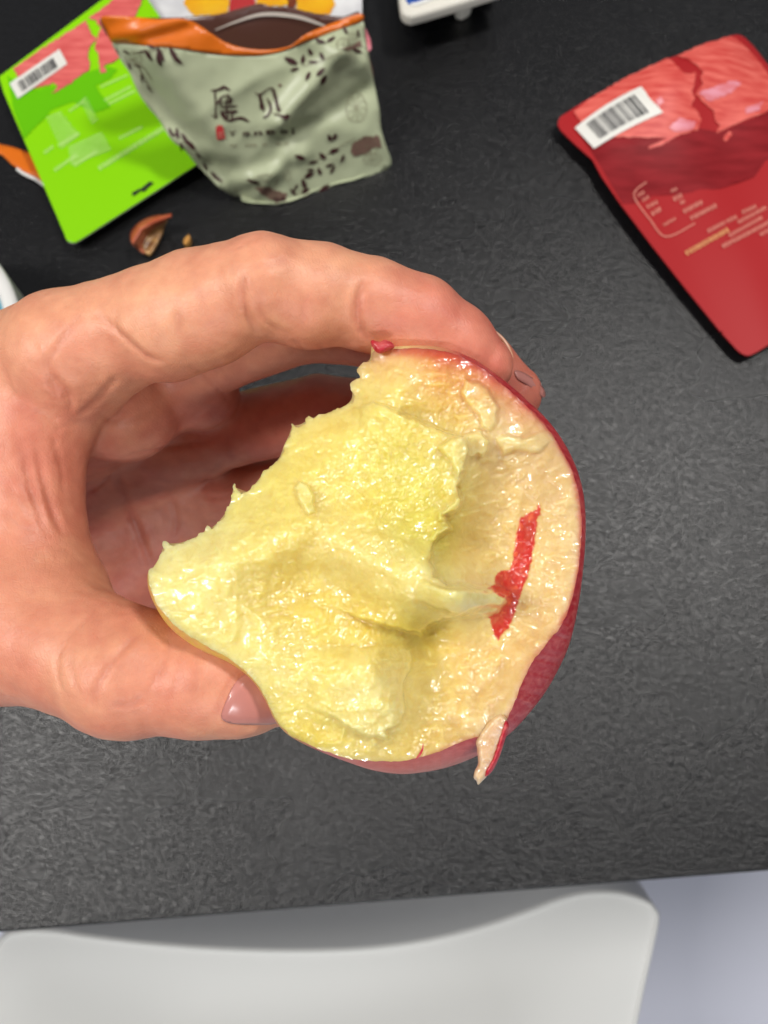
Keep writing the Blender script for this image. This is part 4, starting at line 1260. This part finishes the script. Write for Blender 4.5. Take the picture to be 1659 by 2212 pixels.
# ------------------------------------------------------------------ the bitten peach
def D5(x, y): return (301.7 + x * .5952, 713.2 + y * .5952)
# rim of the flesh: (u, v, depth mm, outer skin u, outer skin v)
RIM = [
    (812, 752, 138.0, 806, 744), (850, 754, 137.6, 850, 748), (905, 752, 137.2, 905, 746), (950, 756, 137.2, 952, 750), (985, 766, 137.4, 988, 760), (1025, 785, 137.8, 1029, 779), (1060, 810, 138.2, 1065, 804), (1095, 838, 138.6, 1101, 831), (1130, 870, 139.0, 1137, 863),
    (1168, 908, 139.6, 1178, 902), (1200, 950, 140.2, 1212, 946), (1228, 1000, 140.8, 1240, 998), (1246, 1050, 141.2, 1257, 1050), (1255, 1100, 141.4, 1264, 1100), (1256, 1150, 141.3, 1265, 1152), (1253, 1200, 141.0, 1262, 1205), (1246, 1250, 140.4, 1256, 1262), (1234, 1300, 139.6, 1248, 1315),
    (1212, 1350, 138.2, 1238, 1362), (1180, 1392, 136.8, 1226, 1402), (1148, 1432, 135.6, 1206, 1446), (1128, 1475, 134.6, 1180, 1492), (1110, 1520, 133.6, 1148, 1535), (1094, 1556, 132.8, 1112, 1575), (1070, 1578, 132.2, 1082, 1600), (1040, 1590, 131.8, 1050, 1622), (1005, 1600, 131.4, 1015, 1640),
    (960, 1618, 130.9, 965, 1658), (915, 1634, 130.4, 915, 1668), (865, 1644, 129.8, 865, 1672), (810, 1645, 129.2, 806, 1664), (755, 1638, 128.7, 750, 1646), (700, 1622, 128.2, 698, 1626), (650, 1600, 127.8, 648, 1603), (618, 1580, 127.4, 616, 1582), (594, 1550, 127.0, 592, 1552), (575, 1510, 126.7, 573, 1512), (552, 1474, 126.4, 550, 1476), (525, 1446, 126.2, 523, 1450),
    (490, 1420, 126.0, 486, 1427), (450, 1398, 126.0, 440, 1408), (410, 1374, 126.0, 398, 1382), (370, 1344, 126.2, 362, 1350), (340, 1306, 126.6, 336, 1310), (324, 1268, 127.2, 321, 1272), (321, 1240, 128.0, 319, 1240), (324, 1229, 128.4, 324, 1229), (331, 1226, 128.8, 331, 1226),
    (344, 1205, 129.4, 344, 1205), (353, 1184, 130.2, 353, 1184), (353, 1169, 130.2, 353, 1169), (364, 1172, 130.3, 364, 1172), (375, 1176, 130.6, 375, 1176), (410, 1166, 131.2, 410, 1166), (444, 1149, 132.0, 444, 1149), (448, 1139, 132.0, 448, 1139), (457, 1143, 132.1, 457, 1143), (480, 1118, 133.0, 480, 1118), (498, 1090, 133.6, 498, 1090), (501, 1066, 133.6, 501, 1066), (507, 1045, 133.6, 507, 1045), (514, 1060, 133.8, 514, 1060), (524, 1068, 134.2, 524, 1068), (542, 1058, 134.4, 542, 1058),
    (570, 1020, 135.2, 570, 1020), (605, 990, 136.0, 605, 990), (612, 960, 136.4, 612, 960), (628, 938, 136.8, 628, 938), (629, 914, 136.8, 629, 914), (640, 922, 136.9, 640, 922), (660, 914, 137.1, 660, 914), (667, 898, 137.2, 667, 898), (677, 906, 137.3, 677, 906), (705, 893, 137.6, 705, 893), (748, 876, 137.8, 748, 876), (764, 858, 138.1, 764, 858), (757, 837, 138.1, 757, 837), (768, 826, 138.2, 768, 826), (782, 818, 138.4, 782, 818), (777, 798, 138.3, 777, 798), (786, 782, 138.3, 786, 782), (800, 780, 138.3, 800, 780),
]
RIM = np.array(RIM, float)
rimS = smooth_poly(RIM, 4)
nb = len(rimS)
# ragged where teeth tore it (left/top-left), slightly uneven elsewhere
ru, rv = rimS[:, 0].copy(), rimS[:, 1].copy()
tan = np.roll(rimS[:, :2], -1, 0) - np.roll(rimS[:, :2], 1, 0); tan /= np.linalg.norm(tan, axis=1)[:, None]
nout = np.stack([tan[:, 1], -tan[:, 0]], -1)
torn = np.clip((1000 - ru) / 200, 0, 1) * np.clip((1240 - rv) / 60, 0, 1) * np.clip((rv - 760) / 40, 0, 1)
jit = n2(ru, rv, 26, 3, 61) * 5 * torn + n2(ru, rv, 9, 2, 62) * 3.6 * torn + n2(ru, rv, 14, 3, 63) * 1.6 * (1 - torn)
rimS[:, :2] += nout * jit[:, None]
ker = np.hanning(17); ker /= ker.sum()                     # the outer skin runs smoothly behind the ragged edge
for c_ in (3, 4):
    wrap_ = np.concatenate([rimS[-8:, c_], rimS[:, c_], rimS[:8, c_]])
    sm_ = np.convolve(wrap_, ker, 'valid')
    rimS[:, c_] = sm_ * torn + rimS[:, c_] * (1 - torn)
rimP = rimS[:, :2]

DEPTH = [(r[0], r[1], r[2]) for r in RIM] + [
    # ridge left of centre and prong
    (400, 1235, 126.6), (470, 1200, 126.8), (560, 1180, 127.2), (650, 1165, 127.0), (740, 1180, 127.0), (830, 1225, 127.4), (920, 1262, 127.8), (1000, 1290, 128.6),
    # upper slope
    (520, 1120, 131.0), (600, 1060, 131.4), (660, 1000, 133.0), (720, 950, 134.4), (800, 900, 134.8), (860, 850, 134.6), (880, 800, 135.8), (960, 820, 135.8),
    # upper hollow
    (800, 990, 135.2), (870, 985, 136.4), (930, 1010, 136.6), (850, 1060, 135.4), (940, 1090, 136.2), (780, 1080, 133.2), (700, 1100, 130.4), (860, 1150, 132.2), (920, 1180, 132.2),
    (960, 1000, 135.0), (975, 1060, 134.6), (950, 1130, 134.2),
    # hollow near the top
    (930, 880, 136.8), (980, 870, 137.0), (1000, 920, 135.6), (1060, 900, 135.8), (1120, 950, 137.2), (1160, 960, 138.2),
    # right-hand bowl
    (1060, 1010, 139.0), (1100, 1050, 140.2), (1060, 1120, 141.2), (1020, 1180, 140.6), (1100, 1180, 142.4), (1160, 1120, 141.6), (1200, 1060, 140.8), (1190, 1180, 141.4), (1150, 1270, 141.4), (1090, 1300, 141.0), (1180, 1320, 139.8),
    (1100, 1390, 139.2), (1030, 1400, 139.2), (960, 1420, 138.2), (1050, 1480, 137.0), (980, 1510, 136.4), (1080, 1520, 134.4), (1000, 1570, 133.4), (930, 1570, 134.0), (910, 1480, 136.6), (940, 1360, 136.6),
    # lower hollow
    (640, 1240, 130.4), (700, 1260, 131.0), (760, 1290, 130.6), (620, 1300, 129.8), (840, 1330, 130.6), (900, 1320, 131.2), (560, 1270, 128.6), (700, 1330, 128.8),
    # lower lobe and left shoulder
    (470, 1300, 125.8), (540, 1360, 126.0), (600, 1420, 125.8), (660, 1400, 127.6), (740, 1400, 127.6), (820, 1420, 127.8), (700, 1480, 126.6), (780, 1500, 126.8), (840, 1520, 127.6), (720, 1560, 127.4), (820, 1590, 128.6),
]
depth_tps = tps([(a, b, c * 1e-3) for a, b, c in DEPTH], 2e-4)
core_plate = np.array([(640, 1060), (700, 900), (800, 870), (900, 900), (960, 930), (1002, 945), (1012, 975), (1002, 1020), (986, 1050), (1000, 1080), (985, 1100), (958, 1105), (972, 1138), (950, 1150), (935, 1170), (932, 1210), (938, 1245), (980, 1262), (1030, 1274), (1078, 1272), (1094, 1284), (1080, 1298), (1030, 1316), (985, 1332), (940, 1345), (905, 1370), (800, 1340), (680, 1300), (600, 1200)], float)
lobe_plate = np.array([(590, 1430), (640, 1402), (690, 1388), (740, 1398), (790, 1402), (830, 1398), (884, 1398), (890, 1420), (884, 1450), (872, 1475), (868, 1500), (872, 1530), (866, 1560), (838, 1572), (832, 1600), (790, 1585), (740, 1570), (680, 1530), (620, 1500)], float)
chunk_plates = [np.array([D5(*q) for q in pl], float) for pl in (
    [(1180, 190), (1230, 195), (1262, 215), (1300, 290), (1296, 340), (1270, 364), (1240, 352), (1225, 312), (1190, 275), (1165, 230)],
    [(1090, 430), (1130, 395), (1180, 385), (1230, 370), (1268, 395), (1262, 430), (1246, 460), (1228, 448), (1202, 470), (1186, 520), (1166, 562), (1150, 520), (1128, 470)],
    [(1300, 385), (1340, 378), (1400, 398), (1440, 385), (1482, 365), (1514, 395), (1482, 415), (1456, 447), (1400, 438), (1328, 447)],
    [(1150, 1370), (1190, 1330), (1240, 1340), (1270, 1390), (1240, 1440), (1170, 1440)],
    [(640, 1180), (700, 1165), (780, 1190), (840, 1200), (900, 1260), (820, 1290), (740, 1300), (660, 1280)],
    [(400, 780), (440, 735), (520, 700), (600, 720), (625, 765), (560, 800), (520, 840), (460, 850), (410, 830)],
    [(1290, 1400), (1370, 1280), (1430, 1180), (1480, 1190), (1420, 1300), (1340, 1400)],
    [(1000, 905), (1080, 930), (1180, 945), (1260, 948), (1305, 944), (1336, 952), (1342, 972), (1320, 984), (1296, 1012), (1250, 1034), (1160, 1036), (1060, 1010), (1000, 970)],
    [(1088, 655), (1120, 630), (1150, 612), (1178, 603), (1180, 622), (1160, 650), (1130, 676), (1090, 682)],
    [(1052, 750), (1080, 722), (1126, 703), (1130, 720), (1100, 745), (1072, 758)],
    [(560, 575), (578, 546), (606, 560), (622, 600), (632, 660), (606, 668), (576, 620)],
)]
CHUNK_H = (.0013, .0017, .0011, .0006, .0005, .0006, .0005, .0042, .0018, .0014, .0016)
CHUNK_S = (8, 8, 8, 26, 30, 30, 24, 12, 6, 6, 6)

# outline of the red streak in the bowl
st5 = [D5(*q) for q in [(1449, 630), (1457, 655), (1443, 690), (1436, 760), (1424, 830), (1406, 900), (1382, 960), (1362, 1030), (1340, 1078), (1318, 1100), (1300, 1126), (1286, 1105), (1276, 1075), (1268, 1040), (1300, 1025), (1335, 985), (1300, 960), (1266, 940), (1288, 920), (1290, 890), (1310, 874), (1345, 868), (1354, 830), (1362, 780), (1372, 720), (1382, 680), (1412, 664), (1436, 652)]]
sp_ = resample(st5, 3); sp_ = sp_ + 1.6 * np.stack([n2(sp_[:, 0], sp_[:, 1], 6, 2, 101), n2(sp_[:, 0], sp_[:, 1], 6, 2, 102)], -1)

def front_depth(u, v):
    wu = u + n2(u, v, 60, 3, 71) * 7 + n2(u, v, 16, 2, 72) * 2.4
    wv = v + n2(u, v, 60, 3, 73) * 7 + n2(u, v, 16, 2, 74) * 2.4
    rimd = dist_poly(RIM[:, :2], u, v)
    fade = np.clip(rimd / 40, 0, 1)
    d = depth_tps(u, v)[:, 0]
    sst = lambda a, b: (lambda t: t * t * (3 - 2 * t))(np.clip((u - a) / (b - a), 0, 1))
    d = d - .0046 * plate(core_plate, wu, wv, 11) * fade * sst(690, 900)
    d = d - .0022 * plate(lobe_plate, wu, wv, 9) * fade * sst(600, 800) * np.clip((v - 1385) / 70, 0, 1)
    for cpl, ch, cs_ in zip(chunk_plates, CHUNK_H, CHUNK_S):
        pl_ = ch * plate(cpl, u + (wu - u) * .8, v + (wv - v) * .8, cs_) * fade
        d = d - (pl_ * sst(890, 985) if ch > .004 else pl_)
    d = d - .00025 * plate(sp_, u, v, 9)
    # torn pulp relief
    e1 = n2(u, v, 85, 3, 81)
    ridged = 1 - np.abs(n2(u, v, 60, 2, 82))
    zone = np.clip(.5 + 1.2 * n2(u, v, 120, 2, 85), 0, 1)            # grainy here, smooth there
    cells = np.abs(n2(u, v, 15, 2, 83)) * zone
    fine = n2(u, v, 8, 2, 84)
    flake = np.clip(n2(u * 1.0 + v * .35, v * 1.7, 40, 3, 86), 0, 1) ** 1.5
    grit = np.abs(n2(u, v, 7.5, 2, 87)) * np.clip(1.25 - np.hypot((u - 830) / 260, (v - 1060) / 210), 0, 1)
    rr_, th_ = np.hypot(u - 850, v - 1150), np.arctan2(v - 1150, u - 850)
    fib = (1 - np.abs(n2(th_ * 190, rr_ * .33, 17, 2, 88))) ** 2 * np.clip(rr_ / 160, 0, 1) * np.clip(.4 + n2(u, v, 90, 2, 89) * 1.6, 0, 1)
    f2 = .35 + .65 * fade
    d = d - (e1 * .00060 + (ridged - .6) * .00035 + cells * .00018 + fine * .00004 * (1 + zone) + flake * .0005 + grit * .00030 + fib * .00034) * f2
    return d

v2, f = tri_fill(rimP, 3.0)
fd = front_depth(v2[:, 0], v2[:, 1])
# the outline keeps the rim's depth (plus a little unevenness)
FVW = P(v2[:, 0], v2[:, 1], fd)
cols_ctrl = [  # flesh tints; amber in the hollows is partly shade put into the colour
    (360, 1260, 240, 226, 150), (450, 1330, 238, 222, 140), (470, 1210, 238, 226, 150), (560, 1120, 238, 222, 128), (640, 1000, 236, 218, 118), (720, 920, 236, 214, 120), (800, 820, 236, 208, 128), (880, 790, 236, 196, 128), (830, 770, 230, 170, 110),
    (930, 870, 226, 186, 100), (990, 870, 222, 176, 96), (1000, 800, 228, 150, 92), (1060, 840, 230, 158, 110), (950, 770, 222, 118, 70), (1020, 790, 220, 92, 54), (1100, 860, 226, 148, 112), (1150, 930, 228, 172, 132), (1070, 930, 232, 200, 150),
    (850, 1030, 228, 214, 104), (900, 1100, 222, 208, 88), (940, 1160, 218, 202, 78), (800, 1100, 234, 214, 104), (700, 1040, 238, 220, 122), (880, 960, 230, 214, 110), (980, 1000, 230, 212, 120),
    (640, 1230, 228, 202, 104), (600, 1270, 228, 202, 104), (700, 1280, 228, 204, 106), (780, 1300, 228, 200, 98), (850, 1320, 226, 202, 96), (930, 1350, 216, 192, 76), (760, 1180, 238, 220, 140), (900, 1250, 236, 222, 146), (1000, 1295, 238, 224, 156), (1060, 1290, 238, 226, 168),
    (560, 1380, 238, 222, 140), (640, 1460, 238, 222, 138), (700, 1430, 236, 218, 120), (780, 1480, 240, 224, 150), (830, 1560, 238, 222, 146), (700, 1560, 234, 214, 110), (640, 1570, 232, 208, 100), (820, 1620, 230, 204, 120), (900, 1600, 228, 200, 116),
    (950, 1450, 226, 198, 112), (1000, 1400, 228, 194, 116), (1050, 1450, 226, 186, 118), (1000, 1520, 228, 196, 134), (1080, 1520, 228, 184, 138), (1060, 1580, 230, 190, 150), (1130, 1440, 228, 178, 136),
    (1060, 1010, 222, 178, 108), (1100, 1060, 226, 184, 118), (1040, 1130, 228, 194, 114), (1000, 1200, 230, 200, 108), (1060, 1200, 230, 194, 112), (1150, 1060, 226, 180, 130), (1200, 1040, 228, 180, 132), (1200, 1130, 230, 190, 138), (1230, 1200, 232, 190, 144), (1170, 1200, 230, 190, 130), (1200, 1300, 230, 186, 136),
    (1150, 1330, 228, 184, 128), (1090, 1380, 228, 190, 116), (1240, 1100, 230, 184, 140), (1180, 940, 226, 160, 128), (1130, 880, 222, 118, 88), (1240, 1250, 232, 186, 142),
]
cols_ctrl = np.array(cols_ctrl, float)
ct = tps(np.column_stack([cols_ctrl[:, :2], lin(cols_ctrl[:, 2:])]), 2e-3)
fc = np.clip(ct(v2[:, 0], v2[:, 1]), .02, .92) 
fm = lin((230, 206, 122))
fc = np.clip((fm + (fc - fm) * 1.05) * np.array([.945, .955, .93]), .015, .9)
fc = fc * .86 + lin((230, 224, 152)) * .14
rd = dist_poly(rimP[::4], v2[:, 0], v2[:, 1])
# a red line of pigment right under the skin on the right and top
sk = np.clip((v2[:, 0] - 880) / 60, 0, 1) * np.where(v2[:, 1] > 1350, .5, 1.0)
ringk = np.exp(-(rd / (5 + 5 * np.clip(n2(v2[:, 0], v2[:, 1], 40, 2, 91), 0, 1))) ** 2) * sk
topk = np.clip((v2[:, 0] - 800) / 60, 0, 1) * np.clip((1130 - v2[:, 0]) / 60, 0, 1) * np.clip((880 - v2[:, 1]) / 60, 0, 1)
ringk = np.maximum(ringk, np.exp(-(rd / (20 + 16 * n2(v2[:, 0], v2[:, 1], 50, 2, 92))) ** 2) * topk * .9)
fc = fc * (1 - .75 * ringk)[:, None] + lin((198, 36, 34)) * (.75 * ringk)[:, None]
pu, pv = v2[:, 0], v2[:, 1]
bw = (.45 * np.clip((pu - 960) / 120, 0, 1) * np.clip((pv - 860) / 80, 0, 1) * np.clip(rd / 18, 0, 1))[:, None]
fc = fc * (1 - bw) + lin((226, 206, 144)) * bw
pw = np.zeros(len(pu))
for cpl, kk in zip(chunk_plates, (.28, .32, .25, .12, .12, .1, .1, .4, .4, .4, .5)):
    pw = np.maximum(pw, kk * plate(cpl, pu, pv, 14) * (np.clip((pu - 900) / 90, 0, 1) if kk == .4 else 1))
sdc = dist_poly(core_plate, pu, pv)
pw = np.maximum(pw, .5 * plate(core_plate, pu, pv, 6) * np.exp(-sdc / 16) * np.clip((pu - 900) / 80, 0, 1))
sdl = dist_poly(lobe_plate, pu, pv)
pw = np.maximum(pw, .3 * plate(lobe_plate, pu, pv, 8) * np.exp(-sdl / 45) * np.clip((pu - 640) / 100, 0, 1))
fc = fc * (1 - pw)[:, None] + lin((232, 220, 156)) * pw[:, None]
rw = plate(sp_, pu + n2(pu, pv, 9, 2, 106) * 1.5, pv + n2(pu, pv, 9, 2, 107) * 1.5, 4.5) * (.93 + .07 * n2(pu, pv, 20, 2, 108))
speck = np.clip(n2(pu, pv, 9, 2, 105) * 2.2 - .9, 0, 1) * .6
rcol = lin((200, 12, 18)) * (1 - speck)[:, None] + lin((232, 110, 70)) * speck[:, None]
fc = fc * (1 - rw)[:, None] + rcol * rw[:, None]
pc = P(850, 1200, .150)
peach = empty('peach', 'half-eaten peach with wet yellow flesh and red skin, held in the hand', 'peach', tuple(pc))
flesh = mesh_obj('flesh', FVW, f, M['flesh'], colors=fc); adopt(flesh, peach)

# skin: from the rim over the outer edge and round the back to the far pole
bu, bv_ = 868.0, 1190.0
rows = []
d0 = front_depth(rimS[:, 0], rimS[:, 1])
torn_s = np.clip((1000 - rimS[:, 0]) / 200, 0, 1) * np.clip((1240 - rimS[:, 1]) / 60, 0, 1)
rim_w = P(rimS[:, 0], rimS[:, 1], d0 + .00005)
od = d0 + .002 + .00014 * np.hypot(rimS[:, 3] - rimS[:, 0], rimS[:, 4] - rimS[:, 1]) * 1.3
outer_w = P(rimS[:, 3], rimS[:, 4], od)
rows.append(rim_w)
for t in (.3, .65):
    q = rim_w * (1 - t) + outer_w * t
    rows.append(q + (P(rimS[:, 3], rimS[:, 4], d0) - P(rimS[:, 0], rimS[:, 1], d0)) * (math.sin(t * math.pi) * .18))
rows.append(outer_w)
pole_d = .1705
for k in range(1, 22):
    ph = k / 21 * math.pi / 2
    c_, s_ = math.cos(ph), math.sin(ph)
    uu = bu + (rimS[:, 3] - bu) * c_; vv = bv_ + (rimS[:, 4] - bv_) * c_
    dd = od + (pole_d - od) * s_
    if k < 21:
        # keep real-world width: scale for perspective
        uu = bu + (uu - bu) * (od / dd) ** .35; vv = bv_ + (vv - bv_) * (od / dd) ** .35
        rows.append(P(uu, vv, dd))
SV = np.vstack(rows + [P(np.array([bu]), np.array([bv_]), np.array([pole_d]))])
SF = []
R = len(rows)
for i in range(R - 1):
    for j in range(nb):
        j2 = (j + 1) % nb
        SF.append((i * nb + j, (i + 1) * nb + j, (i + 1) * nb + j2, i * nb + j2))
last = R * nb
for j in range(nb):
    SF.append(((R - 1) * nb + j, last, (R - 1) * nb + (j + 1) % nb))
su, sv, sd = proj(SV)
base = np.tile(lin((170, 20, 36)), (len(SV), 1))
mott = np.clip(.5 + .7 * fbm(SV * 160, 3, 55), 0, 1)
base = base * (1 - .5 * mott)[:, None] + lin((186, 52, 60)) * (.5 * mott)[:, None]
yel = np.clip((700 - su) / 120, 0, 1)
base = base * (1 - yel)[:, None] + lin((226, 190, 86)) * yel[:, None]
low = np.clip((sv - 1590) / 40, 0, 1) * np.clip((1060 - su) / 60, 0, 1)
base = base * (1 - .5 * low)[:, None] + lin((214, 116, 100)) * (.5 * low)[:, None]
tornv = np.tile(np.clip(torn_s * 1.5, 0, 1), R); tornv = np.append(tornv, 0) * np.clip((.150 - sd) / .006, 0, 1)
base = base * (1 - tornv)[:, None] + lin((226, 212, 140)) * tornv[:, None]
skin = mesh_obj('skin', SV, SF, M['peach_skin'], colors=base); adopt(skin, peach)
bm = bmesh.new(); bm.from_mesh(skin.data); bmesh.ops.recalc_face_normals(bm, faces=bm.faces); bm.to_mesh(skin.data); bm.free()

flesh_bvh = BVHTree.FromPolygons([Vector(p) for p in FVW], [tuple(map(int, q)) for q in f])
def flesh_at(u, v):
    l_, n_ = cast(flesh_bvh, u, v)
    return None if l_ is None else (np.array(l_), np.array(n_), proj(np.array(l_))[2])

# loose shards of pulp: thick little flakes standing off the surface
def shard(poly, lift0, lift1, thick, seed, mat='shard', name='pulp_shard', axis=None):
    """flake whose outline is on the sheet; lift grows from lift0 at its first point to lift1 at its far end (metres toward the viewer)"""
    poly = smooth_poly(poly, 3); poly = poly + 1.3 * np.stack([n2(poly[:, 0], poly[:, 1], 7, 2, seed), n2(poly[:, 0], poly[:, 1], 7, 2, seed + 5)], -1)
    q2, qf = tri_fill(poly, 3)
    a = poly[0, :2]; far = poly[np.argmax(np.hypot(*(poly[:, :2] - a).T)), :2]
    ax = far - a; t = np.clip(((q2 - a) @ ax) / (ax @ ax), 0, 1)
    ctr_d = front_depth(q2[:, 0], q2[:, 1])
    sm = np.median(ctr_d)
    de = dist_poly(poly, q2[:, 0], q2[:, 1])
    dome = np.clip(de / 5, 0, 1) ** .6 * (.55 + .45 * np.clip(de / 14, 0, 1)); thick *= .62
    dd = np.minimum(ctr_d, sm) * .5 + sm * .5 - (lift0 * (1 - t) + lift1 * t) - thick * .6 * dome - .00035 * n2(q2[:, 0], q2[:, 1], 12, 3, seed)
    n_ = len(q2)
    back = dd + thick * .8 * dome
    V = np.vstack([P(q2[:, 0], q2[:, 1], dd), P(q2[:, 0], q2[:, 1], back + .00004)])
    F = np.vstack([qf, qf[:, ::-1] + n_])
    o = mesh_obj(name, V, F, M[mat]); adopt(o, peach)
    return o
def S5(*pts): return [D5(*q) for q in pts]
def horn(path, name='pulp_shard', mat='shard', flat=.6, wob=.12, seed=0, parent=None):
    """tapering spur of pulp along rows (u, v, depth, radius on the sheet)"""
    p = smooth_poly(path, 3, False)
    n = len(p); m = 12; V = []; F = []
    d = np.gradient(p[:, :2], axis=0); d /= np.linalg.norm(d, axis=1)[:, None] + 1e-9
    for i in range(n):
        nx, ny = -d[i, 1], d[i, 0]
        for k in range(m):
            an = 2 * math.pi * k / m
            r = max(p[i, 3], .4) * (1 + wob * float(n2(np.array([i * 3.0]), np.array([k * 6.0]), 9, 2, seed)[0]))
            V.append(P(p[i, 0] + nx * r * math.cos(an), p[i, 1] + ny * r * math.cos(an), p[i, 2] - r * p[i, 2] / FPX * flat * math.sin(an)))
    for i in range(n - 1):
        for k in range(m):
            F.append((i * m + k, i * m + (k + 1) % m, (i + 1) * m + (k + 1) % m, (i + 1) * m + k))
    F.append(tuple(range(m))); F.append(tuple(range((n - 1) * m, n * m))[::-1])
    o = mesh_obj(name, V, F, M[mat])
    bm = bmesh.new(); bm.from_mesh(o.data); bmesh.ops.recalc_face_normals(bm, faces=bm.faces); bm.to_mesh(o.data); bm.free()
    adopt(o, parent or peach)
    return o
def hd(x, y, r, lift):
    u, v = D5(x, y)
    return (u, v, float(front_depth(np.array([u]), np.array([v]))[0]) - lift, r)
# pulp clinging to the torn edge
def edge_bit(poly, d, thick, seed):
    poly = smooth_poly(poly, 2); poly = poly + 1.0 * np.stack([n2(poly[:, 0], poly[:, 1], 6, 2, seed), n2(poly[:, 0], poly[:, 1], 6, 2, seed + 5)], -1)
    q2, qf = tri_fill(poly, 3); thick *= .8
    de = dist_poly(poly, q2[:, 0], q2[:, 1]); dome = np.clip(de / 7, 0, 1) ** .7
    nn_ = n2(q2[:, 0], q2[:, 1], 9, 2, seed) * .0002
    V = np.vstack([P(q2[:, 0], q2[:, 1], d - thick * dome + nn_), P(q2[:, 0], q2[:, 1], d + thick * dome + .00004)])
    o = mesh_obj('pulp_shard', V, np.vstack([qf, qf[:, ::-1] + len(q2)]), M['shard']); adopt(o, peach)
# torn bit of skin on the upper rim
def skin_bit(poly, d, thick, mat, name, seed, tilt=0.0):
    poly = smooth_poly(poly, 3)
    q2, qf = tri_fill(poly, 4)
    de = dist_poly(poly, q2[:, 0], q2[:, 1]); dome = np.sqrt(np.clip(de / 8, 0, 1))
    dd = d + tilt * (q2[:, 1] - poly[0, 1])
    nn_ = n2(q2[:, 0], q2[:, 1], 9, 2, seed) * .0002
    V = np.vstack([P(q2[:, 0], q2[:, 1], dd - thick * dome + nn_), P(q2[:, 0], q2[:, 1], dd + thick * dome + .00004)])
    cl_ = np.tile(lin((178, 26, 46)), (len(V), 1))
    o = mesh_obj(name, V, np.vstack([qf, qf[:, ::-1] + len(q2)]), M[mat], colors=cl_); adopt(o, peach)
    return o
skin_bit(S5((850, 70), (838, 45), (845, 36), (870, 42), (890, 35), (915, 45), (925, 62), (900, 75), (870, 85)), .1366, .0012, 'peach_skin', 'torn_skin', 21)
# hanging flap at the lower right: pulp with a skin edge
skin_bit(S5((1225, 1480), (1290, 1400), (1330, 1405), (1332, 1440), (1310, 1500), (1290, 1560), (1262, 1615), (1245, 1635), (1228, 1650), (1222, 1635), (1212, 1625), (1216, 1600), (1228, 1570), (1224, 1520)), .1320, .0012, 'flap', 'pulp_flap', 23)
skin_bit(S5((1326, 1410), (1340, 1440), (1325, 1490), (1305, 1550), (1280, 1600), (1252, 1622), (1250, 1600), (1275, 1555), (1295, 1500), (1310, 1450)), .1318, .0015, 'peach_skin', 'skin_flap', 24)
skin_bit(S5((1028, 1496), (1030, 1520), (1018, 1545), (1000, 1558), (1012, 1540), (1024, 1518)), .1300, .0004, 'peach_skin', 'torn_skin', 25)

horn(INDEX_NAIL, 'fingernail', 'nail_edge', .5, .02, 30, hand)
